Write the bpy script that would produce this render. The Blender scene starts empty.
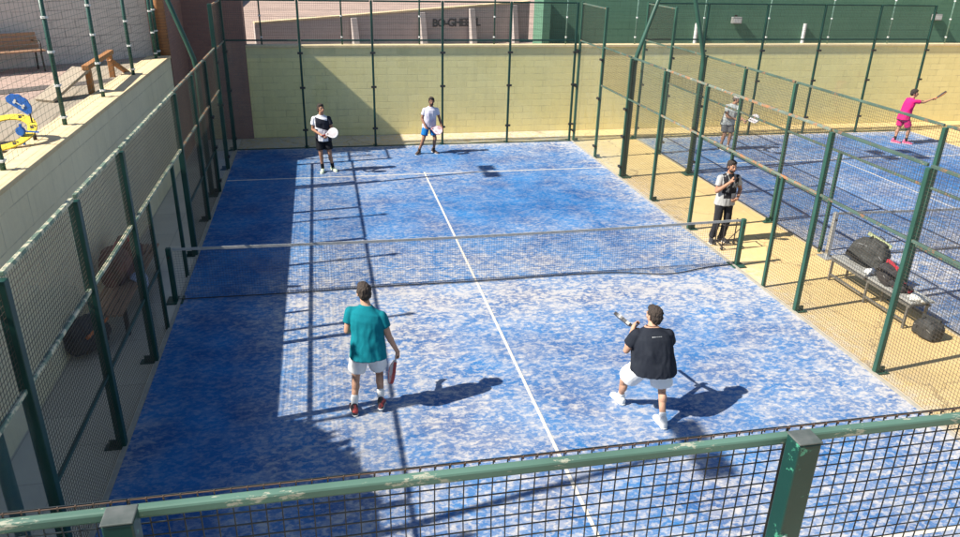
import bpy, bmesh, math, random
from mathutils import Vector as V, Matrix, noise
random.seed(7)
sc = bpy.context.scene
col = sc.collection
PI = math.pi

# ------------------------------------------------------------------ camera, light
def rad(d): return math.radians(d)
F, yaw, pitch, roll = 747.596, 0.209677, 0.407062, 0.0238214
cx, cy, cz = 2.51259, -11.96854, 5.53237
fw = V((math.sin(yaw)*math.cos(pitch), math.cos(yaw)*math.cos(pitch), -math.sin(pitch)))
r0 = V((math.cos(yaw), -math.sin(yaw), 0)); u0 = r0.cross(fw)
rr = r0*math.cos(roll)+u0*math.sin(roll); uu = -r0*math.sin(roll)+u0*math.cos(roll)
cd = bpy.data.cameras.new('camera'); cam = bpy.data.objects.new('camera', cd); col.objects.link(cam)
m = Matrix((rr, uu, -fw)).transposed().to_4x4(); m.translation = (cx, cy, cz)
cam.matrix_world = m
cd.sensor_fit = 'HORIZONTAL'; cd.sensor_width = 36.0; cd.lens = F/960*36; cd.clip_start = .05; cd.clip_end = 1500
sc.camera = cam
SUN = V((1.05, 0.15, -1.0)).normalized()          # the way the light travels
sd = bpy.data.lights.new('sun', 'SUN'); sun = bpy.data.objects.new('sun', sd); col.objects.link(sun)
sun.rotation_mode = 'QUATERNION'; sun.rotation_quaternion = SUN.to_track_quat('-Z', 'Y')
sd.energy = 5.0; sd.angle = rad(.53); sd.color = (1, .94, .83)
el = math.asin(-SUN.z); az = math.atan2(-SUN.x, -SUN.y)   # compass angle of the sun, clockwise from +Y
W = bpy.data.worlds.new('World'); sc.world = W; W.use_nodes = True
nt = W.node_tree; nt.nodes.clear()
sky = nt.nodes.new('ShaderNodeTexSky'); sky.sky_type = 'NISHITA'; sky.sun_disc = False
sky.sun_elevation = el; sky.sun_rotation = az; sky.air_density = 1.0; sky.dust_density = .6; sky.ozone_density = 1.3
bg = nt.nodes.new('ShaderNodeBackground'); bg.inputs[1].default_value = .076
wo = nt.nodes.new('ShaderNodeOutputWorld'); nt.links.new(sky.outputs[0], bg.inputs[0]); nt.links.new(bg.outputs[0], wo.inputs[0])
sc.view_settings.view_transform = 'Standard'; sc.view_settings.look = 'None'
sc.view_settings.exposure = .92; sc.view_settings.gamma = 1

# ------------------------------------------------------------------ materials
class NT:
    def __init__(s, name):
        s.m = bpy.data.materials.new(name); s.m.use_nodes = True; s.t = s.m.node_tree
        s.b = s.t.nodes['Principled BSDF']; s.tc = s.t.nodes.new('ShaderNodeTexCoord')
    def n(s, ty, **k):
        o = s.t.nodes.new(ty)
        for a, b in k.items(): setattr(o, a, b)
        return o
    def l(s, a, b): s.t.links.new(a, b)
    def noise(s, scale, detail=5, rough=.6, stretch=(1,1,1), off=(0,0,0), vec=None):
        mp = s.n('ShaderNodeMapping'); mp.inputs['Scale'].default_value = stretch; mp.inputs['Location'].default_value = off
        s.l(vec or s.tc.outputs['Object'], mp.inputs[0])
        n = s.n('ShaderNodeTexNoise'); n.inputs['Scale'].default_value = scale; n.inputs['Detail'].default_value = detail
        n.inputs['Roughness'].default_value = rough; s.l(mp.outputs[0], n.inputs['Vector']); return n.outputs['Fac']
    def ramp(s, fac, a, b, ca=(0,0,0,1), cb=(1,1,1,1)):
        r = s.n('ShaderNodeValToRGB'); e = r.color_ramp.elements
        e[0].position = a; e[1].position = b; e[0].color = ca; e[1].color = cb
        s.l(fac, r.inputs[0]); return r.outputs[0]
    def mix(s, fac, a, b, mode='MIX'):
        x = s.n('ShaderNodeMix', data_type='RGBA', blend_type=mode)
        for sock, v in ((x.inputs[0], fac), (x.inputs[6], a), (x.inputs[7], b)):
            if isinstance(v, (int, float)): sock.default_value = v
            elif isinstance(v, (tuple, list)): sock.default_value = (*v[:3], 1)
            else: s.l(v, sock)
        return x.outputs[2]
    def math(s, op, a, b=0.0, c=None):
        x = s.n('ShaderNodeMath', operation=op)
        for i, v in enumerate((a, b) if c is None else (a, b, c)):
            if isinstance(v, (int, float)): x.inputs[i].default_value = v
            else: s.l(v, x.inputs[i])
        return x.outputs[0]
    def xyz(s):
        x = s.n('ShaderNodeSeparateXYZ'); s.l(s.tc.outputs['Object'], x.inputs[0]); return x.outputs
    def bump(s, h, st, d=.01):
        b = s.n('ShaderNodeBump'); b.inputs['Strength'].default_value = st; b.inputs['Distance'].default_value = d
        s.l(h, b.inputs['Height']); s.l(b.outputs[0], s.b.inputs['Normal'])
    def base(s, c, rough=.8, metal=0, spec=None):
        if isinstance(c, tuple): s.b.inputs['Base Color'].default_value = (*c[:3], 1)
        else: s.l(c, s.b.inputs['Base Color'])
        s.b.inputs['Roughness'].default_value = rough; s.b.inputs['Metallic'].default_value = metal
        if spec is not None: s.b.inputs['Specular IOR Level'].default_value = spec
        return s.m
def simple(name, c1, c2=None, scale=12, rough=.75, metal=0, lo=.35, hi=.65, bump=0, stretch=(1,1,1), spec=None):
    g = NT(name); c2 = c2 or tuple(x*.75 for x in c1)
    f = g.noise(scale, 6, .65, stretch)
    if bump: g.bump(f, bump, .01)
    return g.base(g.mix(g.ramp(f, lo, hi), c1, c2), rough, metal, spec)

def turf(name, x0, seed):
    """blue artificial turf dusted with pale sand"""
    g = NT(name); X, Y, Z = g.xyz()
    big = g.noise(.36, 3, .55, off=(seed, seed*2, 0)); warp = g.noise(1.1, 2, .5, off=(3, seed, 0))
    mid = g.noise(1.7, 5, .62, (.75, 1.1, 1), off=(seed*3, 0, 0)); spk = g.noise(15, 4, .62, stretch=(.72, 1.05, 1), off=(0, seed, 0))
    spk2 = g.noise(5.2, 6, .68, stretch=(.76, 1.05, 1), off=(seed, 5, 0)); grit = g.noise(42, 4, .75, stretch=(.62, 1.1, 1), off=(seed, 0, 0))
    gs = lambda v, c0, w_: g.math('POWER', 2.718, g.math('MULTIPLY', g.math('POWER', g.math('DIVIDE', g.math('SUBTRACT', v, c0), w_), 2), -1))
    ex = g.math('SUBTRACT', 5.0, g.math('ABSOLUTE', g.math('SUBTRACT', X, x0+5))); ey = g.math('SUBTRACT', 10.0, g.math('ABSOLUTE', Y))
    sun_mask = g.n('ShaderNodeMapRange'); sun_mask.interpolation_type = 'SMOOTHSTEP'; g.l(X, sun_mask.inputs[0]); sun_mask.inputs[1].default_value = x0+(.3 if x0 < 5 else -5); sun_mask.inputs[2].default_value = x0+(2.3 if x0 < 5 else -4)
    sun_mask = sun_mask.outputs[0]  # sand thinned in the left strip to deepen the wall's shadow in the colour
    drift = g.math('MULTIPLY', g.math('MAXIMUM', gs(Y, -.75, .75), g.math('MULTIPLY', gs(Y, .8, 1.2), .55)), g.math('MULTIPLY_ADD', sun_mask, .75, .25))
    drift = g.math('ADD', g.math('MULTIPLY', drift, .42), g.math('MULTIPLY', g.math('POWER', 2.718, g.math('MULTIPLY', ex, -1.9)), .55))
    drift = g.math('ADD', drift, g.math('MULTIPLY', g.math('POWER', 2.718, g.math('MULTIPLY', ey, -3.2)), .8))
    play = g.math('MULTIPLY', gs(Y, 4.6, 2.0), gs(X, x0+7.0, 1.7))                 # swept clean where the players stand
    play = g.math('MAXIMUM', play, g.math('MULTIPLY', g.math('MULTIPLY', gs(Y, -3.4, 1.3), gs(X, x0+6.6, 1.3)), .7))
    near = g.n('ShaderNodeMapRange'); near.interpolation_type = 'SMOOTHSTEP'; g.l(Y, near.inputs[0]); near.inputs[1].default_value = 1.6; near.inputs[2].default_value = -.6
    near.inputs[3].default_value = 0; near.inputs[4].default_value = 1
    dens = g.math('ADD', g.math('MULTIPLY_ADD', big, 1.15, -.34), g.math('ADD', drift, g.math('MULTIPLY', near.outputs[0], .27)))
    dens = g.math('ADD', dens, g.math('MULTIPLY', gs(X, x0+3.2, 1.5), .16))
    dens = g.math('SUBTRACT', dens, g.math('MULTIPLY', play, .34)); dens = g.math('SUBTRACT', dens, g.math('MULTIPLY', g.math('SUBTRACT', 1.0, sun_mask), .75))
    dens = g.n('ShaderNodeClamp'), dens
    g.l(dens[1], dens[0].inputs[0]); dens = dens[0].outputs[0]
    veil = g.math('MULTIPLY', g.ramp(mid, .30, .68), g.math('MULTIPLY_ADD', dens, .50, .02))
    sp = g.math('MULTIPLY', g.ramp(spk, .495, .575), g.math('MULTIPLY_ADD', dens, .52, .13))
    sp2 = g.math('MULTIPLY', g.ramp(spk2, .475, .60), g.math('MULTIPLY_ADD', dens, .46, .12))
    gr = g.math('MULTIPLY', g.ramp(grit, .48, .70), g.math('MULTIPLY_ADD', dens, .20, .06))
    f = g.math('ADD', g.math('ADD', veil, sp), g.math('ADD', sp2, gr)); f = g.math('MULTIPLY', g.math('MINIMUM', f, .95), .86)
    hue = g.ramp(warp, .3, .7, (.003, .070, .235, 1), (.011, .145, .385, 1))
    sand = g.mix(grit, (.44, .42, .41), (.585, .545, .49))
    c = g.mix(f, hue, sand)
    g.bump(grit, .25, .01)
    return g.base(c, .93, 0, .15)
def blockwall(name, c, c2, joint, axis, bw=.5, bh=.2, band=None, stain=.35, mortar=.012, jf=.5):
    g = NT(name); X, Y, Z = g.xyz()
    v = g.n('ShaderNodeCombineXYZ'); g.l(X if axis == 'x' else Y, v.inputs[0]); g.l(Z, v.inputs[1])
    br = g.n('ShaderNodeTexBrick'); g.l(v.outputs[0], br.inputs['Vector'])
    br.inputs['Scale'].default_value = 1; br.inputs['Brick Width'].default_value = bw; br.inputs['Row Height'].default_value = bh
    br.inputs['Mortar Size'].default_value = mortar; br.inputs['Mortar Smooth'].default_value = .3
    br.inputs['Color1'].default_value = (*c, 1); br.inputs['Color2'].default_value = (*c2, 1)
    n1 = g.noise(1.3, 6, .65, (1, 1, .6)); n2 = g.noise(14, 5, .7)
    cc = br.outputs['Color']
    if True:
        jn = g.math('MULTIPLY', g.math('MULTIPLY', br.outputs['Fac'], jf*2), g.ramp(g.noise(2.2, 3, .6), .35, .65))
        br.inputs['Mortar'].default_value = (*c, 1)
        cc = g.mix(jn, cc, joint)
    cc = g.mix(g.math('MULTIPLY', g.ramp(n1, .4, .75), stain), cc, tuple(k*.62 for k in c))
    cc = g.mix(g.math('MULTIPLY', g.ramp(n2, .45, .8), .25), cc, tuple(min(1, k*1.25) for k in c))
    vo = g.n('ShaderNodeTexVoronoi'); vo.inputs['Scale'].default_value = 1.6; g.l(g.tc.outputs['Object'], vo.inputs['Vector'])
    cc = g.mix(g.math('MULTIPLY', g.ramp(vo.outputs['Distance'], .045, .085, (1,1,1,1), (0,0,0,1)), .22), cc, tuple(k*.5 for k in c))
    sk = g.noise(3.2, 5, .7, (1.6, 1.6, .12), (4, 2, 0)); cc = g.mix(g.math('MULTIPLY', g.ramp(sk, .52, .74), .30), cc, tuple(k*.66 for k in c))
    if band:
        bz = g.math('MULTIPLY', g.math('GREATER_THAN', Z, band[0]), g.math('LESS_THAN', Z, band[1]))
        cc = g.mix(g.math('MULTIPLY', bz, band[3]), cc, band[2])
    g.bump(g.math('SUBTRACT', g.math('MULTIPLY', n2, .4), br.outputs['Fac']), .5, .012)
    return g.base(cc, .88, 0, .25)
def pavers(name, c, c2, joint, sx, sy, mortar=.012, rot=0):
    g = NT(name)
    mp = g.n('ShaderNodeMapping'); mp.inputs['Rotation'].default_value = (0, 0, rot); g.l(g.tc.outputs['Object'], mp.inputs[0])
    br = g.n('ShaderNodeTexBrick'); g.l(mp.outputs[0], br.inputs['Vector']); br.inputs['Scale'].default_value = 1
    br.inputs['Brick Width'].default_value = sx; br.inputs['Row Height'].default_value = sy; br.inputs['Mortar Size'].default_value = mortar
    br.inputs['Color1'].default_value = (*c, 1); br.inputs['Color2'].default_value = (*c2, 1); br.inputs['Mortar'].default_value = (*joint, 1)
    n1 = g.noise(.9, 6, .65); n2 = g.noise(25, 4, .7)
    cc = g.mix(g.math('MULTIPLY', g.ramp(n1, .42, .7), .4), br.outputs['Color'], tuple(k*.66 for k in c))
    cc = g.mix(g.math('MULTIPLY', g.ramp(n2, .5, .8), .3), cc, tuple(k*.7 for k in c))
    g.bump(g.math('SUBTRACT', g.math('MULTIPLY', n2, .5), br.outputs['Fac']), .35, .01)
    return g.base(cc, .9, 0, .2)
def wornpaint(name, green, chip, rust, lo1=.60, lo2=.66, rough=.45, seed=0, rustamt=.62, st=(1,1,1), sc1=9):
    g = NT(name)
    a = g.noise(sc1, 7, .72, st, (seed, 0, 0)); b = g.noise(6, 7, .75, (1, 1, 1), (9, seed, 4)); d = g.noise(40, 3, .6)
    t = g.noise(2.0, 3, .5, off=(seed, 3, 1))
    c = g.mix(g.ramp(t, .3, .7), green, tuple(k*.62 for k in green))
    c = g.mix(g.ramp(a, lo1, lo1+.03), c, chip); c = g.mix(g.ramp(b, rustamt, rustamt+.05), c, rust)
    g.bump(d, .12, .004)
    return g.base(c, rough, 0, .35)
def glass_mat():
    g = NT('fence_glass'); t = g.t
    tr = g.n('ShaderNodeBsdfTransparent'); tr.inputs[0].default_value = (.965, .985, .975, 1)
    gl = g.n('ShaderNodeBsdfGlossy'); gl.inputs['Roughness'].default_value = .03
    df = g.n('ShaderNodeBsdfDiffuse'); df.inputs[0].default_value = (.62, .62, .58, 1)
    lw = g.n('ShaderNodeLayerWeight'); lw.inputs[0].default_value = .5; fr = g.n('ShaderNodeMath', operation='MULTIPLY_ADD'); g.l(g.math('POWER', lw.outputs['Facing'], 4.0), fr.inputs[0]); fr.inputs[1].default_value = .45; fr.inputs[2].default_value = .02
    f = g.noise(3, 6, .7, (1, 1, .5)); dust = g.math('MULTIPLY', g.ramp(f, .3, .8), .05)
    m1 = g.n('ShaderNodeMixShader'); g.l(dust, m1.inputs[0]); g.l(tr.outputs[0], m1.inputs[1]); g.l(df.outputs[0], m1.inputs[2])
    m2 = g.n('ShaderNodeMixShader'); g.l(g.math('MULTIPLY', fr.outputs[0], .8), m2.inputs[0]); g.l(m1.outputs[0], m2.inputs[1]); g.l(gl.outputs[0], m2.inputs[2])
    g.l(m2.outputs[0], t.nodes['Material Output'].inputs[0]); return g.m
M = {}
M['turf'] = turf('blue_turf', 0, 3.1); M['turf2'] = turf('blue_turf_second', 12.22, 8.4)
M['line'] = simple('court_line_paint', (.64, .57, .46), (.40, .42, .46), 11, .9, lo=.42, hi=.70)
def yground():
    m_ = pavers('yellow_concrete', (.66, .475, .215), (.61, .445, .20), (.49, .36, .165), 4.0, 2.1, .006)
    t_ = m_.node_tree; b_ = t_.nodes['Principled BSDF']; src = b_.inputs['Base Color'].links[0].from_socket
    g = NT.__new__(NT); g.m = m_; g.t = t_; g.b = b_; g.tc = t_.nodes.new('ShaderNodeTexCoord'); X, Y, Z = g.xyz()
    d_ = g.math('POWER', 2.718, g.math('MULTIPLY', g.math('MAXIMUM', g.math('SUBTRACT', X, 10.0), 0), -2.8))
    f = g.math('MULTIPLY', d_, g.ramp(g.noise(7, 5, .7), .35, .62)); c = g.mix(g.math('MULTIPLY', f, .8), src, (.50, .50, .52))
    c = g.mix(g.math('MULTIPLY', g.ramp(g.noise(.7, 6, .7), .48, .70), .45), c, (.40, .30, .15)); c = g.mix(g.math('MULTIPLY', g.ramp(g.noise(30, 4, .75), .56, .70), .35), c, (.30, .23, .13))
    c = g.mix(g.math('MULTIPLY', g.ramp(g.noise(2.6, 6, .75, off=(7, 3, 0)), .55, .72), .35), c, (.74, .60, .36))
    vo = g.n('ShaderNodeTexVoronoi', feature='DISTANCE_TO_EDGE'); vo.inputs['Scale'].default_value = .55; mp = g.n('ShaderNodeMapping'); wv = g.n('ShaderNodeTexNoise'); wv.inputs['Scale'].default_value = 2.2; wv.inputs['Detail'].default_value = 5
    g.l(g.tc.outputs['Object'], wv.inputs['Vector']); av = g.n('ShaderNodeVectorMath', operation='MULTIPLY_ADD'); g.l(wv.outputs['Color'], av.inputs[0]); av.inputs[1].default_value = (.7,.7,0); g.l(g.tc.outputs['Object'], av.inputs[2]); g.l(av.outputs[0], vo.inputs['Vector'])
    c = g.mix(g.math('MULTIPLY', g.ramp(vo.outputs['Distance'], .004, .012, (1,1,1,1), (0,0,0,1)), .5), c, (.22, .16, .09))
    t_.links.new(c, b_.inputs['Base Color']); return m_
M['yground'] = yground()
M['grey'] = pavers('corridor_concrete', (.62, .56, .45), (.57, .51, .41), (.42, .38, .31), 1.3, .62, .008, PI/2)
M['ywall'] = blockwall('yellow_painted_blocks', (.86, .745, .37), (.80, .69, .335), (.60, .51, .27), 'x', .62, .205, (2.36, 2.64, (.60, .55, .34), .5), .16)
M['lwall'] = blockwall('grey_rendered_blocks', (.78, .70, .49), (.75, .67, .47), (.50, .45, .33), 'y', .95, .42, None, .3, .010)
M['coping'] = simple('cream_coping', (.70, .56, .34), (.60, .46, .27), 7, .8)
M['brick'] = blockwall('brown_brick', (.34, .19, .15), (.29, .165, .135), (.21, .16, .14), 'y', .25, .07, None, .3, .008, .6)
M['brickx'] = blockwall('brown_brick_end', (.34, .19, .15), (.29, .165, .135), (.21, .16, .14), 'x', .25, .07, None, .3, .008, .6)
M['brickedge'] = blockwall('sunlit_brown_brick', (.42, .20, .09), (.36, .17, .08), (.2, .12, .08), 'x', .25, .07, None, .2, .008, .6)  # same brown brick, the sun's orange put into its colour
M['gblock'] = blockwall('grey_block_facade', (.66, .58, .53), (.61, .54, .50), (.36, .32, .30), 'x', .42, .2, None, .3, .012, .6)
M['gwall'] = blockwall('brown_grey_concrete', (.44, .385, .36), (.41, .36, .34), (.30, .26, .25), 'x', 1.2, .17, None, .3, .010)
M['greenwall'] = blockwall('green_painted_blocks', (.105, .215, .145), (.095, .20, .135), (.06, .135, .09), 'x', .8, .22, None, .25, .010)
M['pink'] = pavers('pink_pavers', (.46, .33, .27), (.36, .27, .23), (.25, .20, .17), .55, .28, .012, .5)
M['deck'] = pavers('pale_plaza_slabs', (.36, .305, .235), (.32, .27, .21), (.20, .17, .13), 3.2, .42, .02, PI/2-.12)
M['darkstrip'] = pavers('dark_strip', (.13, .11, .10), (.11, .095, .09), (.08, .07, .06), .4, .2)
M['ground'] = simple('dry_ground', (.34, .28, .2), (.26, .22, .16), .6, .95)
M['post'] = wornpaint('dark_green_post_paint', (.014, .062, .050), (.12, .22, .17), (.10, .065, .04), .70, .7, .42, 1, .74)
M['postlit'] = wornpaint('sunlit_green_post_paint', (.034, .100, .072), (.12, .20, .15), (.15, .09, .05), .70, .7, .42, 4, .72)  # sunlit copy of the post green, brightness put into the colour
M['rail'] = wornpaint('worn_green_rail_paint', (.20, .285, .205), (.58, .54, .38), (.30, .14, .07), .50, .66, .5, 2, .66)
M['railnear'] = wornpaint('flaking_green_rail_paint', (.105, .205, .16), (.34, .35, .27), (.15, .09, .055), .595, .62, .55, 12, .66, (.45,1.2,1.2), 17)
M['railrust'] = wornpaint('rusty_rail_paint', (.19, .23, .18), (.42, .36, .25), (.36, .17, .08), .60, .66, .6, 5, .50)
M['raildark'] = wornpaint('brown_green_rail_paint', (.085, .14, .11), (.25, .22, .15), (.22, .12, .07), .62, .66, .5, 7, .55)
M['nearpost'] = wornpaint('scratched_green_post', (.012, .055, .048), (.06, .26, .17), (.20, .20, .17), .62, .66, .38, 3, .70)
M['wire'] = simple('dark_mesh_wire', (.030, .042, .040), (.06, .055, .045), 30, .55)
M['wirebrown'] = simple('weathered_mesh_wire', (.045, .043, .036), (.085, .062, .042), 30, .6)
M['wirenear'] = simple('dark_blue_mesh_wire', (.012, .020, .024), (.03, .035, .035), 30, .5)
M['galv'] = simple('galvanised_steel', (.52, .53, .52), (.40, .41, .41), 30, .42, .6)
M['cap'] = simple('weathered_post_cap', (.055, .07, .065), (.11, .12, .115), 12, .6)
M['glass'] = glass_mat()
M['net'] = simple('net_cord', (.035, .037, .04), (.05, .05, .05), 40, .9)
M['tape'] = simple('net_tape', (.40, .40, .39), (.28, .29, .29), 9, .85)
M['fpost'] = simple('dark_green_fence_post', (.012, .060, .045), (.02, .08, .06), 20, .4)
M['palepost'] = simple('sunlit_green_post', (.16, .27, .21), (.11, .2, .16), 20, .5)  # lighter copy of the fence post green, sunlight put into the colour
M['clip'] = simple('white_clip', (.72, .73, .70), (.6, .6, .58), 30, .6)
M['wood'] = simple('orange_timber', (.42, .19, .06), (.30, .13, .05), 9, .75, stretch=(6, 6, 1))
M['plank'] = simple('grey_timber', (.36, .30, .22), (.27, .22, .17), 8, .85, stretch=(1, 6, 6))
M['bench'] = simple('brown_bench_slat', (.42, .24, .14), (.32, .18, .11), 8, .6, stretch=(6, 1, 6))
M['iron'] = simple('dark_iron', (.05, .035, .03), (.035, .03, .025), 12, .5, .3)
M['yellow'] = simple('yellow_plastic', (.78, .56, .04), (.70, .49, .04), 10, .45)
M['blue'] = simple('blue_plastic', (.015, .13, .50), (.015, .11, .43), 10, .45)
M['white'] = simple('white_paint', (.66, .66, .64), (.55, .55, .54), 20, .6)
M['black'] = simple('black_plastic', (.018, .018, .020), (.03, .03, .03), 30, .5)
M['leaf'] = simple('tree_leaf', (.05, .10, .03), (.08, .13, .04), 4, .7)
M['bark'] = simple('bark', (.14, .10, .07), (.09, .07, .05), 10, .95)
M['alu'] = simple('bench_metal', (.24, .24, .23), (.17, .17, .16), 20, .45, .5)
M['lampbox'] = simple('grey_lamp_housing', (.30, .31, .30), (.22, .22, .21), 12, .55, .2)
M['lampglass'] = simple('lamp_glass', (.55, .56, .55), (.45, .46, .46), 12, .2)

# ------------------------------------------------------------------ mesh helpers
class MB:
    def __init__(s): s.v = []; s.f = []
    def box(s, a, b):
        x0, y0, z0 = a; x1, y1, z1 = b; i = len(s.v)
        s.v += [V(p) for p in ((x0,y0,z0),(x1,y0,z0),(x1,y1,z0),(x0,y1,z0),(x0,y0,z1),(x1,y0,z1),(x1,y1,z1),(x0,y1,z1))]
        s.f += [tuple(i+k for k in q) for q in ((3,2,1,0),(4,5,6,7),(0,1,5,4),(1,2,6,5),(2,3,7,6),(3,0,4,7))]; return s
    def cbox(s, c, d): return s.box([c[k]-d[k]/2 for k in range(3)], [c[k]+d[k]/2 for k in range(3)])
    def bar(s, p, q, w, h=None, up=(0,0,1), cap=True):
        h = h or w; p = V(p); q = V(q); d = (q-p).normalized(); up = V(up)
        if abs(d.dot(up)) > .98: up = V((0,1,0))
        x = d.cross(up).normalized(); y = x.cross(d); i = len(s.v)
        for e in (p, q):
            for a, b in ((-1,-1),(1,-1),(1,1),(-1,1)): s.v.append(e+x*a*w/2+y*b*h/2)
        s.f += [tuple(i+k for k in t) for t in ((0,1,5,4),(1,2,6,5),(2,3,7,6),(3,0,4,7))]
        if cap: s.f += [(i+3,i+2,i+1,i), (i+4,i+5,i+6,i+7)]
        return s
    def tube(s, pts, r, n=8, cap=True):
        pts = [V(p) for p in pts]; rs = r if isinstance(r, (list, tuple)) else [r]*len(pts); i0 = len(s.v)
        ref = None
        for k, p in enumerate(pts):
            d = (pts[min(k+1, len(pts)-1)]-pts[max(k-1, 0)]).normalized()
            if ref is None: ref = V((0,0,1)) if abs(d.z) < .9 else V((0,1,0))
            x = d.cross(ref).normalized(); y = d.cross(x).normalized(); ref = -y if False else ref
            for j in range(n):
                a = 2*PI*j/n; s.v.append(p+(x*math.cos(a)+y*math.sin(a))*rs[k])
        for k in range(len(pts)-1):
            for j in range(n):
                a = i0+k*n+j; b = i0+k*n+(j+1) % n; s.f.append((a, b, b+n, a+n))
        if cap:
            s.f.append(tuple(i0+j for j in reversed(range(n)))); s.f.append(tuple(i0+(len(pts)-1)*n+j for j in range(n)))
        return s
    def prism(s, poly, z0, z1):
        i = len(s.v); n = len(poly)
        s.v += [V((x,y,z0)) for x, y in poly]+[V((x,y,z1)) for x, y in poly]
        s.f += [tuple(i+k for k in reversed(range(n))), tuple(i+n+k for k in range(n))]
        s.f += [(i+k, i+(k+1) % n, i+n+(k+1) % n, i+n+k) for k in range(n)]; return s
    def quad(s, pts):
        i = len(s.v); s.v += [V(p) for p in pts]; s.f.append(tuple(range(i, i+len(pts)))); return s
    def ball(s, c, r, n=12, m_=8, R=None):
        c = V(c); r = (r, r, r) if isinstance(r, (int, float)) else r; i = len(s.v)
        P = lambda a, b: V((math.cos(a)*math.sin(b)*r[0], math.sin(a)*math.sin(b)*r[1], math.cos(b)*r[2]))
        T = (lambda p: R @ p) if R else (lambda p: p)
        s.v.append(c+T(P(0, 0)))
        for k in range(1, m_):
            for j in range(n): s.v.append(c+T(P(2*PI*j/n, PI*k/m_)))
        s.v.append(c+T(P(0, PI)))
        for j in range(n): s.f.append((i, i+1+j, i+1+(j+1) % n))
        for k in range(m_-2):
            for j in range(n):
                a = i+1+k*n+j; b = i+1+k*n+(j+1) % n; s.f.append((a, a+n, b+n, b))
        e = len(s.v)-1; o = i+1+(m_-2)*n
        for j in range(n): s.f.append((e, o+(j+1) % n, o+j))
        return s
    def cap(s, p, q, r1, r2, n=12):                     # tapered capsule
        s.ball(p, r1, n, 8); s.ball(q, r2, n, 8); s.tube([p, q], [r1, r2], n); return s
    def loft(s, rings, n=20, ex=.85):                            # rings: (centre, right*rx, fwd*ry)
        i0 = len(s.v)
        for c, a, b in rings:
            for j in range(n):
                t = 2*PI*j/n; ca, sa = math.cos(t), math.sin(t)
                ca = math.copysign(abs(ca)**ex, ca); sa = math.copysign(abs(sa)**ex, sa)
                s.v.append(V(c)+V(a)*ca+V(b)*sa)
        for k in range(len(rings)-1):
            for j in range(n):
                a = i0+k*n+j; b = i0+k*n+(j+1) % n; s.f.append((a, b, b+n, a+n))
        s.f.append(tuple(i0+j for j in reversed(range(n)))); s.f.append(tuple(i0+(len(rings)-1)*n+j for j in range(n)))
        return s
    def wires(s, p, q, z0, z1, sp=.05, w=.0032, slack=.014):    # welded mesh between two plan points, a little slack
        p = V((*p[:2], 0)); q = V((*q[:2], 0)); L = (q-p).length; d = (q-p)/L; nn_ = V((-d.y, d.x, 0))
        n = max(1, round(L/sp)); mz = max(1, round((z1-z0)/sp)); A_ = random.uniform(-1, 1)*slack; ph = random.uniform(0, 6); kk = random.uniform(.8, 2.2)
        def pt(u, v):
            e = math.sin(PI*u)*math.sin(PI*v)
            return p+d*(L*u+.004*math.sin(9*v+ph+u*5)*e)+V((0,0,z0+(z1-z0)*v-.006*e*math.sin(kk*5*u+ph)))+nn_*A_*e*(1+.6*math.sin(kk*6*u+ph+4*v))
        for k in range(n+1):
            for j in range(4): s.bar(pt(k/n, j/4), pt(k/n, (j+1)/4), w, w, (d.x, d.y, 0), False)
        for k in range(mz+1):
            for j in range(6): s.bar(pt(j/6, k/mz), pt((j+1)/6, k/mz), w, w, (0,0,1), False)
        return s
    def build(s, name, mt, parent=None, smooth=False, bevel=0):
        off = parent_loc(parent) if parent else V((0,0,0))
        me = bpy.data.meshes.new(name); me.from_pydata([v-off for v in s.v], [], s.f); me.update()
        o = bpy.data.objects.new(name, me); col.objects.link(o)
        if mt: me.materials.append(mt)
        if parent: o.parent = parent
        if smooth:
            for p in me.polygons: p.use_smooth = True
        if bevel:
            b = o.modifiers.new('bevel', 'BEVEL'); b.width = bevel; b.segments = 2; b.limit_method = 'ANGLE'
        return o
def parent_loc(o):
    p = V(o.location)
    while o.parent: o = o.parent; p += V(o.location)
    return p
def tag(o, label, cat, group=None, kind=None):
    if label: o['label'] = label
    if cat: o['category'] = cat
    if group: o['group'] = group
    if kind: o['kind'] = kind
    return o
def thing(name, loc, label, cat, group=None):
    o = bpy.data.objects.new(name, None); col.objects.link(o); o.location = loc; o.empty_display_size = .1
    return tag(o, label, cat, group)
def struct(name, mb, mt): o = mb.build(name, mt); o['kind'] = 'structure'; return o
def copy_thing(o, loc, label=None, rotz=None):
    c = o.copy(); col.objects.link(c); c.location = loc
    if label: c['label'] = label
    if rotz is not None: c.rotation_euler.z = rotz
    for ch in list(o.children):
        d = ch.copy(); col.objects.link(d); d.parent = c
        for g in ch.children:
            e = g.copy(); col.objects.link(e); e.parent = d
    return c

# ------------------------------------------------------------------ setting
C2 = 12.22                                      # left edge of the second court
struct('ground', MB().quad([(-500,-500,-.012),(500,-500,-.012),(500,500,-.012),(-500,500,-.012)]), M['ground'])
struct('corridor', MB().quad([(-1.26,-16,0),(0,-16,0),(0,11.4,0),(-1.26,11.4,0)]), M['grey'])
struct('yellow_ground', MB().quad([(0,-16,-.004),(45,-16,-.004),(45,11.5,-.004),(0,11.5,-.004)]), M['yground'])
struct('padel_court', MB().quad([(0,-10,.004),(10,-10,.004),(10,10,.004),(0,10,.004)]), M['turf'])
struct('padel_court', MB().quad([(C2,-10,.004),(C2+10,-10,.004),(C2+10,10.1,.004),(C2,10.1,.004)]), M['turf2'])
ln = MB()
for x0 in (0, C2):
    for y in (6.95, -6.95): ln.box((x0+.02, y-.024, .001), (x0+9.98, y+.024, .009))
    ln.box((x0+4.98, -6.92, .001), (x0+5.02, 6.92, .009)); ln.box((x0+4.98, 6.98, .001), (x0+5.02, 7.12, .009)); ln.box((x0+4.98, -7.12, .001), (x0+5.02, -6.98, .009))
struct('court_lines', ln, M['line'])
kb = MB()
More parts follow.
